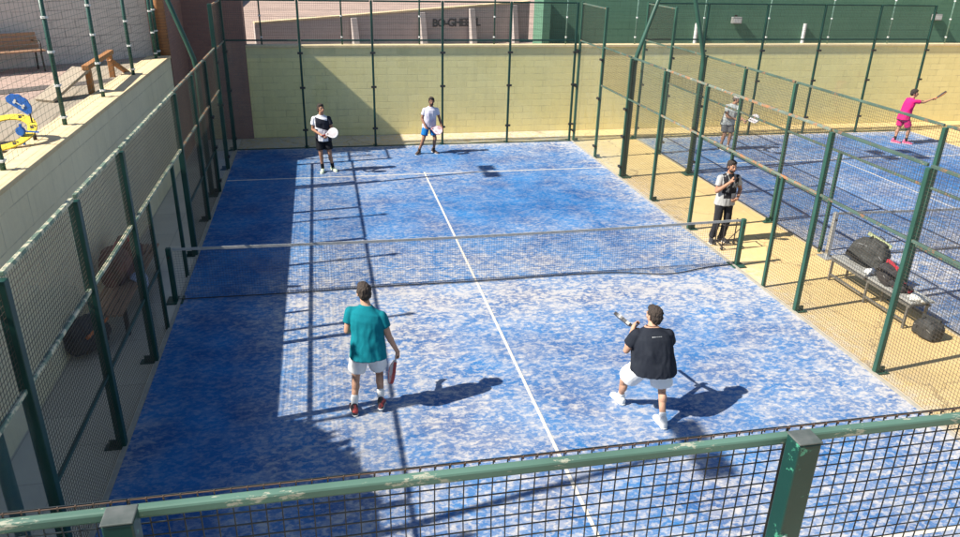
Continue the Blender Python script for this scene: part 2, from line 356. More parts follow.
for xa, xb in ((-.05, -.004), (10.004, 10.05), (C2-.05, C2-.004)): kb.box((xa, -10, -.002), (xb, 10, .03))
struct('court_kerb', kb, simple('kerb_concrete', (.36, .33, .27), (.28, .26, .22), 9, .9))
# plaza on the left, raised behind the retaining wall
PZ = 2.76
struct('plaza', MB().box((-60,-40,.0),(-1.62,60,PZ)), M['pink'])
struct('plaza_slabs', MB().box((-2.75,-40,PZ-.05),(-1.66,8.0,PZ+.004)).box((-9,-40,PZ-.05),(-2.75,3.2,PZ+.004)), M['deck'])
struct('dark_plaza_strip', MB().prism([(-9.0,-.6),(-1.9,5.0),(-1.8,5.6),(-9.0,.35)], PZ-.04, PZ+.010), M['darkstrip'])  # single dark strip across the plaza
wl = thing('retaining_wall', (-1.4,0,0), 'long grey rendered retaining wall with cream coping on the left of the courts', 'wall')
MB().box((-1.62,-16,0),(-1.26,8.8,2.74)).build('wall', M['lwall'], wl)
MB().box((-1.78,-16,2.742),(-1.235,8.78,2.81)).build('coping', M['coping'], wl, bevel=.01)
# brick building in the corner
bb = thing('brick_building', (-2.4,10,0), 'dark brown brick building rising in the far left corner', 'building')
MB().box((-3.6,8.95,0),(-1.262,11.4,5.72)).build('brick_wall', M['brick'], bb)
MB().tube([(-1.40,8.95,2.77),(-1.40,8.95,5.72)], .138, 16).build('rounded_corner', M['brickedge'], bb, True)
MB().box((-3.6,11.41,0),(.36,12.0,5.3)).build('end_wall', M['brickx'], bb)
MB().box((-3.6,8.85,5.722),(-1.262,11.45,5.80)).build('roof', M['coping'], bb)
# grey block facade along the plaza
gb = thing('block_wall', (-5,6.6,PZ), 'grey concrete block wall at the back of the plaza', 'wall')
a, b = V((-1.62,9.0,0)), V((-12.2,1.6,0)); dd = (b-a).normalized(); nn = V((-dd.y, dd.x, 0)); 
if nn.y < 0: nn = -nn
w = MB().prism([tuple(p[:2]) for p in (a, b, b+nn*.3, a+nn*.3)], PZ, 4.32); w.build('wall', M['gblock'], gb)
MB().prism([tuple(p[:2]) for p in (a-nn*.03, b-nn*.03, b+nn*.33, a+nn*.33)], 4.322, 4.39).build('coping', M['coping'], gb)
# yellow back wall
yb = thing('yellow_wall', (15,11.5,0), 'long pale yellow block wall behind both courts', 'wall')
MB().box((.36,11.5,0),(48,11.75,2.66)).build('wall', M['ywall'], yb)
MB().box((.36,11.46,2.662),(48,11.80,2.735)).build('coping', M['coping'], yb, bevel=.008)
struct('upper_terrace', MB().box((-60,11.802,.0),(120,70,2.40)), M['pink'])
# grey wall with buttresses, seen over the yellow wall
gw = thing('buttressed_wall', (5,14,2.4), 'brown grey buttressed concrete wall with dark lettering beyond the yellow wall', 'wall')
A, B = V((.55,13.1,0)), V((9.9,15.3,0)); d = (B-A).normalized(); nb = V((d.y,-d.x,0)); L = (B-A).length
zt = lambda t: 3.17+.56*t
i = MB(); pts = []
for t in (0,1):
    p = A.lerp(B, t); pts += [p+V((0,0,2.35)), p-nb*.25+V((0,0,2.35)), p-nb*.25+V((0,0,zt(t))), p+V((0,0,zt(t)))]
i.v = pts; i.f = [(0,3,7,4),(4,7,6,5),(5,6,2,1),(1,2,3,0),(3,2,6,7),(0,4,5,1)]; i.build('wall', M['gwall'], gw)
i = MB()
i.bar(A+nb*-.125+V((0,0,zt(0)+.03)), B+nb*-.125+V((0,0,zt(1)+.03)), .32, .05); i.build('coping', M['coping'], gw)
for t in (.325, .57, .76, .93):
    p = A.lerp(B, t); z = zt(t); i = MB(); h = d*.09
    q = [p-h, p-h+nb*.42, p-h, p+h, p+h+nb*.42, p+h]
    i.v = [q[0]+V((0,0,2.35)), q[1]+V((0,0,2.35)), q[0]+nb*.16+V((0,0,z-.04)), q[0]+V((0,0,z-.04)), q[3]+V((0,0,2.35)), q[4]+V((0,0,2.35)), q[3]+nb*.16+V((0,0,z-.04)), q[3]+V((0,0,z-.04))]
    i.f = [(0,1,2,3),(7,6,5,4),(1,5,6,2),(3,2,6,7),(0,4,5,1),(0,3,7,4)]; i.build('buttress', M['gwall'], gw)
def text_mesh(body, size, ext):
    cu = bpy.data.curves.new('t', 'FONT'); cu.body = body; cu.size = size; cu.extrude = ext; cu.space_character = .9; cu.offset = size*.02
    o = bpy.data.objects.new('t', cu); col.objects.link(o); dg = bpy.context.evaluated_depsgraph_get()
    me = bpy.data.meshes.new_from_object(o.evaluated_get(dg)); bpy.data.objects.remove(o); return me
p = A.lerp(B, .612)+nb*.012
me = text_mesh('BO-GHEEGL', .36, .012)
R = Matrix((d, V((0,0,1)), nb)).transposed().to_4x4(); R.translation = p+V((0,0,2.98)); me.transform(R)
me.transform(Matrix.Translation(-V(gw.location))); o = bpy.data.objects.new('lettering', me); col.objects.link(o); o.parent = gw
me.materials.append(simple('faded_black_letters', (.055, .055, .06), (.10, .095, .09), 8, .8))
# green wall on the right
gg = thing('green_wall', (20,13,2.4), 'dark green painted block wall above the yellow wall on the right', 'wall')
MB().box((9.75,13.0,2.3),(60,13.25,5.6)).build('wall', M['greenwall'], gg)
MB().box((9.50,12.15,2.3),(9.748,13.25,4.10)).build('wall_return', M['greenwall'], gg)
def on_plane_y(px, py, y):
    dv = fw+rr*(px-480)/F-uu*(py-268.5)/F; c = V((cx,cy,cz)); return c+dv*((y-c.y)/dv.y)
for k, (px, py) in enumerate(((736,20),(936,17))):
    c = on_plane_y(px, py, 12.94)
    t = thing('wall_lamp', (c.x,13,c.z), ('grey box lamp on the green wall, the one nearer the middle of the court', 'grey box lamp on the green wall at the far right')[k], 'lamp', 'box lamps on the green wall')
    MB().cbox((c.x,12.9,c.z),(.36,.14,.22)).build('housing', M['lampbox'], t, bevel=.02)
    MB().cbox((c.x,12.82,c.z-.01),(.29,.02,.15)).build('lens', M['lampglass'], t)
    MB().cbox((c.x,12.985,c.z+.02),(.08,.03,.3)).build('bracket', M['iron'], t)
for k, px in enumerate((696, 804)):
    c = on_plane_y(px, 33, 12.9)
    o = MB().tube([(c.x,12.92,2.42),(c.x,12.92,c.z+.32)], .06, 12).build('white_pipe', M['white'])
    tag(o, ('short white pipe standing against the green wall, left of the pair', 'short white pipe standing against the green wall, right of the pair')[k], 'pipe', 'white pipes by the green wall')
# wire fence on the yellow wall
fr = thing('wire_fence', (8,11.63,2.73), 'thin wire fence on top of the yellow back wall', 'fence')
xs = [ -0.0+.82+k*2.33 for k in range(16)]
for k, x in enumerate(xs):
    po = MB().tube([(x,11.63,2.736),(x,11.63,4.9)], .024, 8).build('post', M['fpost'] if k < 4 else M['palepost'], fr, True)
    c = MB()
    for z in (2.95, 3.55, 4.15): c.tube([(x,11.63,z-.022),(x,11.63,z+.022)], .036, 8)
    c.build('clip', M['clip'], po)
w = MB()
for k in range(12): z = 2.82+k*.18; w.bar((xs[0],11.605,z),(xs[-1],11.605,z), .005)
w.build('wire', M['fpost'], fr)
# plaza fence on the retaining wall
pf = thing('plaza_fence', (-1.5,3,2.81), 'dark green wire fence with white clips on the retaining wall', 'fence')
ys = [-14.5,-11.9,-9.4,-6.9,-4.4,-1.82,.78,3.15,5.72,8.3,8.72]
for y in ys:
    po = MB().tube([(-1.5,y,2.812),(-1.5,y,5.0)], .036, 10).build('post', M['fpost'], pf, True)
    c = MB()
    for z in (2.93, 3.42, 3.92, 4.42, 4.9): c.tube([(-1.5,y,z-.018),(-1.5,y,z+.018)], .047, 10).box((-1.5,y-.07,z-.012),(-1.46,y+.07,z+.012))
    c.build('clip', M['clip'], po)
w = MB()
for k in range(22): z = 2.88+k*.097; w.bar((-1.462,ys[0],z),(-1.462,ys[-1],z), .0032)
yy = ys[0]
while yy < 8.7: w.bar((-1.458,yy,2.86),(-1.458,yy,4.98), .0022); yy += .16
w.build('wire_panel', M['fpost'], pf)

# ------------------------------------------------------------------ court fences
def post(par, x, y, z1, mt, w=.08, dx=0, dy=0):
    o = MB().box((x-w/2,y-w/2,.0),(x+w/2,y+w/2,z1)).build('post', mt, par, bevel=.008)
    if dx or dy:
        s = MB().cbox((x+dx*.07,y+dy*.07,.008),(.13+abs(dx)*.12,.13+abs(dy)*.12,.016))
        for a in (-.04,.04): s.tube([(x+dx*.14+a*abs(dy),y+dy*.14+a*abs(dx),.01),(x+dx*.14+a*abs(dy),y+dy*.14+a*abs(dx),.04)], .011, 6)
        if dx: s.prism([(x,y-.012),(x+dx*.14,y-.012),(x+dx*.14,y+.012),(x,y+.012)] if dx > 0 else [(x+dx*.14,y-.012),(x,y-.012),(x,y+.012),(x+dx*.14,y+.012)], .017, .10)
        s.build('base_plate', mt, o)
    return o
def rail(par, p, q, mt, w=.042, name='rail'): return MB().bar(p, q, w, w).build(name, mt, par, bevel=.006)
def pane(par, p, q, z0, z1):
    p = V((*p, 0)); q = V((*q, 0)); dd = (q-p).normalized(); p = p+dd*.045; q = q-dd*.045
    n = V((-dd.y, dd.x, 0))*.005
    g = MB().prism([tuple(k[:2]) for k in (p-n, q-n, q+n, p+n)], z0, z1).build('glass_panel', M['glass'], par)
    return g
def clamps(par, x, y, zs, n):
    for z in zs: MB().cbox((x+n[0]*.055,y+n[1]*.055,z),(.15 if n[1] else .05,.15 if n[0] else .05,.055)).build('glass_clamp', M['black'], par)

def side_fence(x, dx, label, pm, railm, gap, mesh, ylist, doorposts, lowrail, end=10.0):
    t = thing('court_fence', (x,0,0), label, 'fence')
    for y in ylist:
        z = 4.12 if y > 7 else 3.05
        if y <= -7.9: z = 4.0
        po = post(t, x, y, z, pm, .098 if dx < 0 and x < 1 else .072, dx)
        if y > 5: clamps(po, x, y, (.35, 1.7, 2.75) if y > 7 else (.3, 1.1, 1.8), (-dx, 0))
    for y in doorposts: post(t, x, y, 2.05, pm, .06)
    ys = sorted(ylist)
    for a, b in zip(ys[:-1], ys[1:]):
        hw = .048 if dx < 0 and x < 1 else .035
        a2, b2 = a+hw, b-hw
        mt = railm(a) if callable(railm) else railm; ww = .0034 if x < 1 else .003
        if a > 7:                                   # 3 m glass, then mesh to 4 m
            pane(t, (x, a), (x, b), .03, 2.98)
            rail(t, (x,a2,3.03), (x,b2,3.03), mt); rail(t, (x,a2,4.07), (x,b2,4.07), mt)
            MB().wires((x,a2), (x,b2), 3.055, 4.045, .05, ww).build('mesh_panel', mesh, t)
            continue
        rail(t, (x,a2,3.08), (x,b2,3.08), mt); rail(t, (x,a2,2.06), (x,b2,2.06), mt)
        MB().wires((x,a2), (x,b2), 2.085, 3.055, .05, ww).build('mesh_panel', mesh, t)
        if a > 5 or a < -7:
            pane(t, (x, a), (x, b), .03, 2.03)
        else:
            ga = [(a2, b2)]
            if gap and a < gap[1] and b > gap[0]:
                ga = []
                if a < gap[0]-.05: ga.append((a2, gap[0]-.03))
                if b > gap[1]+.05: ga.append((gap[1]+.03, b2))
            for p, q in ga:
                if q-p < .1: continue
                if 5 < x < 11:
                    MB().wires((x,p), (x,q), .04, 2.035, .05, ww).build('mesh_panel', mesh, t); continue
                rail(t, (x,p,lowrail), (x,q,lowrail), M['raildark'] if pm is not M['post'] else pm, .038)
                MB().wires((x,p), (x,q), .04, lowrail-.02, .05, ww).build('mesh_panel', mesh, t)
                MB().wires((x,p), (x,q), lowrail+.02, 2.035, .05, ww).build('mesh_panel', mesh, t)
    return t
YL = [10,8,6,4,2,-.0,-2,-4,-6,-8,-10]
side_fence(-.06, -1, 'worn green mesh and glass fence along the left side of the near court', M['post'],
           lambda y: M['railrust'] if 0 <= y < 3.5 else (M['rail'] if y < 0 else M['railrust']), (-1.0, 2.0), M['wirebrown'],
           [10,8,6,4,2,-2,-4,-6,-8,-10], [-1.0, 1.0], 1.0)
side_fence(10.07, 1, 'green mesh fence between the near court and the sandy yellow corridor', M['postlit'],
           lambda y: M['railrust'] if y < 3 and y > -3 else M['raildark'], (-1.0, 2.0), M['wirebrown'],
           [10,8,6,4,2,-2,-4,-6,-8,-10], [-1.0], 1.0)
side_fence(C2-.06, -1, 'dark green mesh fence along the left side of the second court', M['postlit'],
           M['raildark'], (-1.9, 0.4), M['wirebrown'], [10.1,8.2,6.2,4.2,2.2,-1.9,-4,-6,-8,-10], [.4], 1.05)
def back_fence(x0, y, label, n):
    t = thing('court_fence', (x0+5,y,0), label, 'fence')
    for k in range(n):
        x = x0+2*k
        if k > 0:
            po = post(t, x, y, 4.1, M['post'], .062, 0, 1); clamps(po, x, y, (.55, 1.75, 2.7), (0, -1))
        if k < n-1:
            a, b = x+.045, x+1.955
            pane(t, (x, y), (x+2, y), .03, 2.99)
            rail(t, (a,y,3.035), (b,y,3.035), M['post']); rail(t, (a,y,4.08), (b,y,4.08), M['post'])
            MB().wires((a,y), (b,y), 3.06, 4.055).build('mesh_panel', M['wire'], t)
            MB().box((a,y-.02,.004),(b,y+.02,.03)).build('glass_channel', M['raildark'], t)
    return t
back_fence(-.06, 10.04, 'glass and mesh end fence of the near court in front of the yellow wall', 6)
back_fence(C2-.06, 10.2, 'glass and mesh end fence of the second court in front of the yellow wall', 6)
# near end fence (right in front of the photographer)
NY = -10.0
nf = thing('court_fence', (3,NY,0), 'worn green rail and coarse wire mesh closest to the viewer', 'fence')
NX = [-.1, 1.85, 4.10, 6.2, 8.2, 10.1]
for x in NX:
    o = MB().box((x-.044,NY-.105,0),(x+.044,NY-.028,3.965)).build('post', M['nearpost'], nf, bevel=.006)
    MB().box((x-.046,NY-.108,3.967),(x+.046,NY-.025,3.974)).build('post_cap', M['cap'], o, bevel=.004)
    b = MB()
    for z in (3.55, 2.9): b.tube([(x-.02,NY-.104,z),(x-.02,NY-.122,z)], .014, 8)
    b.build('bolt', M['galv'], o)
for a, b in zip(NX[:-1], NX[1:]):
    p = a+.003; q = b-.003
    o = MB().bar((p,NY,3.925),(q,NY,3.925),.034,.038).build('rail', M['railnear'], nf, bevel=.009)
    s = MB().bar((p,NY+.024,3.950),(q,NY+.023,3.949),.0025,.003)
    k = p
    while k < q: s.bar((k,NY+.024,3.94),(k,NY+.024,3.953),.0038); k += .05
    s.build('wire_edge', simple('rusty_wire', (.16,.09,.06),(.1,.07,.05),30,.8) if 'rw' not in M else M['rw'], o)
    MB().wires((p,NY+.03), (q,NY+.03), 3.0, 3.95, .05, .0038).build('mesh_panel', M['wirenear'], nf)
    rail(nf, (p,NY,3.0), (q,NY,3.0), M['rail']); pane(nf, (a,NY), (b,NY), .03, 2.97)

# ------------------------------------------------------------------ nets
def net(x0, y, label, bulge):
    t = thing('padel_net', (x0+5,y,0), label, 'net')
    N = 80; top = lambda u: .92-.05*math.sin(PI*u)
    def off(u): return -bulge*math.exp(-((u-.86)/.07)**2)-.03*math.sin(PI*u*3)**2
    xx = lambda u: x0-.04+10.08*u
    P = lambda u, v: V((xx(u), y+off(u)*(1-v)**2, .03+(top(u)-.03)*v+ (0 if v else .0)))
    w = MB(); nv = 230; nh = 21
    for k in range(nv+1):
        u = k/nv; pr = P(u, 0)
        for s in range(1, 4): c = P(u, s/3); w.bar(pr, c, .0023, .0023, (1,0,0), False); pr = c
    for h in range(nh):
        v = h/nh; pr = P(0, v)
        for k in range(1, N+1): c = P(k/N, v); w.bar(pr, c, .0023, .0023, (0,0,1), False); pr = c
    w.build('net_mesh', M['net'], t)
    tp = MB()
    for k in range(N): tp.bar(P(k/N,1), P((k+1)/N,1), .012, .046, (0,0,1))
    tp.build('top_tape', M['tape'], t)
    b = MB(); 
    for k in range(N): b.bar(P(k/N,0)+V((0,0,-.0)), P((k+1)/N,0), .012, .016, (0,0,1))
    b.build('bottom_band', M['net'], t)
    for x, mt in ((x0-.10, M['post'] if x0 == 0 else M['galv']), (x0+10.10, M['postlit'])):
        o = MB().box((x-.04,y-.04,.0),(x+.04,y+.04,.95)).build('net_post', mt, t, bevel=.012)
        MB().cbox((x,y,.012),(.26,.30,.024)).build('base_plate', mt, o, bevel=.004)
        MB().tube([(x,y-.042,.80),(x,y-.065,.80)], .018, 10).build('tension_wheel', M['iron'], o)
    return t
net(0, 0, 'black net with grey tape across the middle of the near court', .22)
net(C2, .1, 'black net across the second court on the right', .05)

# ------------------------------------------------------------------ floodlights
def flood(x, y, s, label):
    t = thing('floodlight_pole', (x,y,0), label, 'floodlight', 'floodlight poles bent outward beside the courts')
    top = V((x+s*1.58, y, 8.0))
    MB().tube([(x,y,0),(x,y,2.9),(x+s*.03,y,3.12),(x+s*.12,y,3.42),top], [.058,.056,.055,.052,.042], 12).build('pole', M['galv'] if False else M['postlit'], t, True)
    MB().cbox((x,y,.012),(.3,.3,.024)).build('base_plate', M['postlit'], t)
    MB().bar(top+V((0,-.48,.02)), top+V((0,.48,.02)), .06).build('crossbar', M['postlit'], t)
    for k in (-1, 1):
        c = top+V((-s*.14, k*.33, -.02))
        o = MB().cbox(c, (.34,.46,.13)).build('lamp', M['lampbox'], t, bevel=.02)
        MB().cbox(c+V((-s*.01,0,-.07)), (.28,.4,.014)).build('lamp_glass', M['lampglass'], o)
    return t
flood(-.20, 5.80, -1, 'bent floodlight pole at the far left corner of the near court')
flood(-.20, -6.40, -1, 'bent floodlight pole at the near left, beside the dark fence')
flood(10.175, 6.03, 1, 'bent green floodlight pole rising from the right fence of the near court')
flood(C2-.19, 6.05, -1, 'bent floodlight pole leaning left from the second court fence')

# ------------------------------------------------------------------ plaza furniture
t = thing('plaza_bench', (-4.2,6.15,PZ), 'brown slatted bench with iron armrest in front of the grey block wall', 'bench')
bd = V((dd.x if False else .80, .60, 0)); 
bd = (a_ := (V((-1.62,9.0,0))-V((-12.2,1.6,0)))).normalized(); bn = V((bd.y, -bd.x, 0))      # along the wall / away from it
bc = V((-4.75,6.25,PZ))+bd*.42
def bp(u, v, z): return bc+bd*u+bn*v+V((0,0,z))
s = MB()
for k in range(4): s.bar(bp(-.9,.02+.105*k,.44), bp(.9,.02+.105*k,.44), .085, .03)
s.build('seat', M['bench'], t)
s = MB()
for k in range(4): s.bar(bp(-.9,-.05-.03*k,.50+.085*k), bp(.9,-.05-.03*k,.50+.085*k), .03, .075)
s.build('backrest', M['bench'], t)
for u in (-.8, .8):
    MB().tube([bp(u,.38,0),bp(u,.36,.42),bp(u,.0,.42),bp(u,-.05,0)], .02, 8).build('leg', M['iron'], t)
    MB().tube([bp(u,.40,.42),bp(u,.42,.60),bp(u,.36,.66),bp(u,.1,.64),bp(u,-.12,.62)], .016, 8).build('armrest', M['iron'], t)
# dog ramp
t = thing('agility_ramp', (-1.95,4.6,PZ), 'orange timber frame with grey ramp plank behind the plaza fence', 'agility ramp')
for (x, y) in ((-1.85,3.75),(-1.93,5.75)):
    MB().box((x-.05,y-.06,PZ),(x+.05,y+.06,PZ+.46)).build('leg', M['wood'], t, bevel=.008)
MB().bar((-1.85,3.6,PZ+.51),(-1.93,5.9,PZ+.51),.12,.09).build('beam', M['wood'], t, bevel=.008)
MB().bar((-1.97,3.8,PZ+.48),(-2.45,2.95,PZ+.03),.42,.05).build('ramp_plank', M['plank'], t, bevel=.006)
MB().bar((-1.94,5.7,PZ+.38),(-1.72,6.2,PZ+.02),.10,.07).build('brace', M['wood'], t)
# yellow hoop with paw prints
hc = on_plane_y(3, 130, -.35); hx = V((rr.x, rr.y, 0)).normalized(); hn = V((hx.y, -hx.x, 0))
hc.z = PZ+.20; ha = V((-hx.y, hx.x, 0)); hu_ = (ha*.92+V((0,0,.39))).normalized(); hn = hx.cross(hu_).normalized()
t = thing('agility_hoop', (hc.x,hc.y,PZ), 'yellow hoop with black paw prints standing behind the plaza fence', 'agility hoop')
n = 40; g = MB()
for k in range(n):
    for r_, z_ in ((.44,-.01),(.44,.01),(.315,.01),(.315,-.01)):
        an = 2*PI*k/n; g.v.append(hc+hx*math.cos(an)*r_+hu_*math.sin(an)*r_+hn*z_)
for k in range(n):
    for j in range(4):
        a_, b_ = k*4+j, k*4+(j+1) % 4; c_ = ((k+1) % n)*4; g.f.append((a_, b_, c_+(j+1) % 4, c_+j))
hoop = g.build('hoop', M['yellow'], t)
for an in (-.75, .35, 1.35, 2.3, -1.7):
    g = MB(); c = hc+hx*math.cos(an)*.378+hu_*math.sin(an)*.378+hn*.0115
    def disc(u, v, r_):
        o = c+hx*u+hu_*v; g.tube([o, o+hn*.004], r_, 10)
    disc(0,-.012,.026)
    for u, v in ((-.035,.02),(-.012,.035),(.014,.035),(.036,.02)): disc(u, v, .012)
    g.build('paw_print', M['black'], hoop)
for u in (-.3,.3): MB().tube([hc+hx*u+hu_*.2-hn*.02, V((hc.x+hx.x*u+ha.x*.2, hc.y+hx.y*u+ha.y*.2, PZ))], .018, 8).build('leg', M['iron'], t)
# blue sign with bone
sp = on_plane_y(37, 141, -.2); sp.z = PZ; st = on_plane_y(29, 110, -.2)
t = thing('agility_sign', (sp.x,sp.y,PZ), 'blue fan shaped sign with a white bone on a thin post', 'sign')
MB().tube([sp, st], .012, 8).build('post', M['iron'], t)
sc_ = on_plane_y(20, 103, -.2); sx = (hx*.83-V((0,0,.56))).normalized(); sy = (hx*.56+V((0,0,.83))).normalized()
g = MB(); pl = []
for k in range(17):
    an = PI*k/16; pl.append((math.cos(an)*.19, math.sin(an)*.15*(1+.06*math.cos(an*10))-.04))
pl += [(-.155,-.085),(.155,-.085)]
sn = V((hx.y,-hx.x,0))
for z_ in (0, .02): g.v += [sc_+sx*u+sy*v+sn*z_ for u, v in pl]
L_ = len(pl); g.f = [tuple(reversed(range(L_))), tuple(range(L_, 2*L_))]+[(k, (k+1) % L_, L_+(k+1) % L_, L_+k) for k in range(L_)]
pn = g.build('sign_panel', M['blue'], t)
g = MB(); q = lambda u, v: sc_+sx*u+sy*v+sn*.021
g.bar(q(-.06,-.01), q(.06,-.01), .012, .024, sn)
for u in (-.065,.065):
    for v in (-.027,.007): g.tube([q(u,v), q(u,v)+sn*.008], .018, 10)
g.build('bone', M['white'], pn)
c = on_plane_y(23, 131, -.5)
t = thing('agility_bracket', (c.x,c.y,PZ), 'small blue bracket beside the yellow hoop', 'bracket')
MB().bar(c-hx*.05, c+hx*.22+V((0,0,-.01)), .02, .018).bar(V((c.x,c.y,PZ))-hx*.02, c-hx*.02+V((0,0,.1)), .03, .03).build('arm', M['blue'], t)
MB().tube([c-sn*.02-hx*.03, c+sn*.03-hx*.03], .06, 14).build('disc', M['blue'], t)
# tree on the plaza outside the frame: only its shadow falls on the court
t = thing('plaza_tree', (-3.0,-6.1,PZ), 'leafy tree on the plaza shading the near left of the court', 'tree')
MB().tube([(-3,-6.1,PZ),(-3.05,-6.1,3.6),(-2.95,-6.0,4.4)], [.12,.1,.05], 10).tube([(-3.02,-6.1,3.4),(-3.1,-6.9,4.2)], [.07,.03], 8).tube([(-3.02,-6.1,3.5),(-2.9,-5.2,4.2)], [.07,.03], 8).build('trunk', M['bark'], t)
g = MB(); rnd = random.Random(3); n = 0
while n < 9000:
    p = V((rnd.gauss(0,.6), rnd.gauss(0,.6), rnd.gauss(0,.6)))
    if p.length > 1: continue
    if noise.noise(p*2.3) < -.35: continue
    c = V((-3.02,-6.25,4.02))+V((p.x*1.2,p.y*2.0,p.z*1.05)); u = V((rnd.gauss(0,1),rnd.gauss(0,1),rnd.gauss(0,1))).normalized(); v = u.orthogonal().normalized()
    a_ = .13; g.quad([c-u*a_, c+v*a_*.5, c+u*a_, c-v*a_*.5]); n += 1
g.build('crown', M['leaf'], t)

# ------------------------------------------------------------------ benches and bags beside the courts
t = thing('corridor_bench', (-.82,.1,0), 'brown timber slat bench against the grey wall in the left corridor', 'bench')
s = MB()
for k in range(6): s.box((-1.06+.085*k,-1.35,.43),(-1.0+.085*k,1.55,.46))
s.build('seat', M['bench'], t)
for y in (-1.1, .1, 1.3): MB().box((-1.05,y-.03,.0),(-.99,y+.03,.428)).box((-.63,y-.03,0),(-.57,y+.03,.428)).box((-.989,y-.025,.36),(-.631,y+.025,.42)).build('leg', M['iron'], t)
def remesh(o, vox, smooth=4, fold=0, ffreq=(9,9,4), seed=0, ztop=None):
    r = o.modifiers.new('r', 'REMESH'); r.mode = 'VOXEL'; r.voxel_size = vox
    s = o.modifiers.new('s', 'SMOOTH'); s.factor = .5; s.iterations = smooth
    dg = bpy.context.evaluated_depsgraph_get(); dg.update()
    me = bpy.data.meshes.new_from_object(o.evaluated_get(dg), depsgraph=dg)
    mt = o.data.materials[0] if o.data.materials else None
    o.modifiers.clear(); old = o.data; o.data = me; me.name = old.name
    if mt and not me.materials: me.materials.append(mt)
    bpy.data.meshes.remove(old)
    if fold:
        ns = [v.normal.copy() for v in me.vertices]
        for v, nn_ in zip(me.vertices, ns):
            q = V((v.co.x*ffreq[0]+seed, v.co.y*ffreq[1], v.co.z*ffreq[2]))
            a_ = fold if ztop is None else fold*max(0, min(1, (ztop-v.co.z)/.22))
            rg = 1-abs(noise.noise(q*.9+V((1,7,3))))*2.4                       # ridged: creases
            v.co += nn_*(noise.noise(q)*a_*.7+max(0, rg)*a_*.55+noise.noise(q*2.3+V((5,5,5)))*a_*.35)
    for p in me.polygons: p.use_smooth = True
    return o
def bag(c, size, rz, label, body, stripe, tilt=0.0, shape='racket', rx=0.0, group='sports bags'):
    t = thing('racket_bag', c, label, 'bag', group)
    R = Matrix.Rotation(rz, 3, 'Z') @ Matrix.Rotation(tilt, 3, 'X') @ Matrix.Rotation(rx, 3, 'Y'); c = V(c)
    X, Y, Z = (R @ V(k) for k in ((1,0,0),(0,1,0),(0,0,1)))
    a, b, h = size; m0 = c
    P = lambda u, v, z: m0+X*u*a+Y*v*b+Z*z*h
    mb = MB(); rings = []
    for v, kx, kz in ((-.5,.72,.62),(-.47,.86,.80),(-.36,.96,.95),(-.1,1,1),(.2,.97,.96),(.38,.86,.84),(.47,.68,.66),(.5,.5,.45)):
        rings.append((P(.02*math.sin(v*9),v,.5*kz), X*a*.5*kx, Z*h*.5*kz))
    mb.loft(rings, 24, .55)
    o = remesh(mb.build('bag_body', body, t), .016, 2, .016, (8,8,8), rz+c.y)
    k = MB().loft([(P(0,-.30,.90), X*a*.30, Y*0+Z*h*.10), (P(0,-.26,.92), X*a*.36, Z*h*.12), (P(0,.10,.92), X*a*.36, Z*h*.12), (P(0,.14,.90), X*a*.28, Z*h*.09)], 16, .5)
    remesh(k.build('pocket', body, t), .016, 1, .008, (9,9,9), 2)
    k = MB().loft([(P(.46,-.34,.45), Y*0+X*.035, Z*h*.22), (P(.49,-.30,.45), X*.04, Z*h*.25), (P(.49,.22,.45), X*.04, Z*h*.25), (P(.46,.26,.45), X*.03, Z*h*.2)], 14, .5)
    remesh(k.build('side_pocket', body, t), .016, 1, .006, (9,9,9), 5)
    k = MB()
    for uu_ in (-.47, .47): k.tube([P(uu_,v,.5+.20*math.cos(v*3)) for v in (-.42,-.25,0,.2,.36)], .006, 5)
    k.build('zip', M['galv'], o)
    s = MB()
    s.tube([P(.5*math.cos(q)*1.0, -.12, .5+.52*math.sin(q)) for q in [PI*k/10 for k in range(11)]], .012, 6)
    s.tube([P(.5*math.cos(q)*1.0, .2, .5+.52*math.sin(q)) for q in [PI*k/10 for k in range(11)]], .012, 6)
    s.build('strap', M['black'], t)
    z = MB(); z.bar(P(.20,-.36,1.03), P(.02,.36,1.03), .045, .06, Z); z.build('stripe', stripe, o)
    h_ = MB().tube([P(.2,-.1,1.0),P(.2,-.06,1.14),P(.2,.06,1.14),P(.2,.1,1.0)], .012, 6); h_.build('handle', M['black'], t)
    return t
mb_dark = simple('black_bag_fabric', (.022,.022,.026), (.045,.04,.042), 14, .75); mb_red = simple('dark_red_bag_fabric', (.17,.045,.04), (.06,.02,.022), 6, .75)
mb_grey = simple('charcoal_bag_fabric', (.026,.028,.027), (.05,.052,.048), 9, .75); st_or = simple('orange_piping', (.60,.16,.04), None, 10, .6); st_red = simple('red_piping', (.55,.04,.06), None, 10, .6); st_lime = simple('pale_green_piping', (.42,.46,.25), None, 10, .6)
bag((-1.13,-1.5,.20), (.46,.66,.36), -.45, 'black racket bag with orange stripe on the floor of the left corridor', mb_dark, st_or, .0, rx=.85)
bag((-.86,.58,.46), (.36,.50,.50), .1, 'dark red bag on the brown bench, the farther of the two', mb_red, st_red)
bag((-.90,-.08,.46), (.38,.52,.56), -.1, 'dark red and black bag on the near half of the brown bench', simple('maroon_bag_fabric', (.15,.04,.042), (.035,.02,.022), 5, .75), st_red)
o = MB(); 
for k in range(5):
    o.box((-.98+.03*k,-.05,.47-.09*k),(-.86+.012*k,.30,.49-.085*k))
o = remesh(MB().loft([(V((-.67,.0,.50)),V((.10,0,0)),V((0,.15,0))),(V((-.60,.0,.475)),V((.09,0,0)),V((0,.19,0))),(V((-.525,.01,.38)),V((.022,0,0)),V((0,.17,0))),(V((-.52,.02,.2)),V((.018,0,0)),V((0,.13,0)))],14).build('towel', simple('pale_blue_towel', (.50,.56,.68), (.40,.46,.6), 9, .95)), .012, 3, .008, (9,9,5))
tag(o, 'pale blue towel hanging off the front of the brown bench', 'towel')
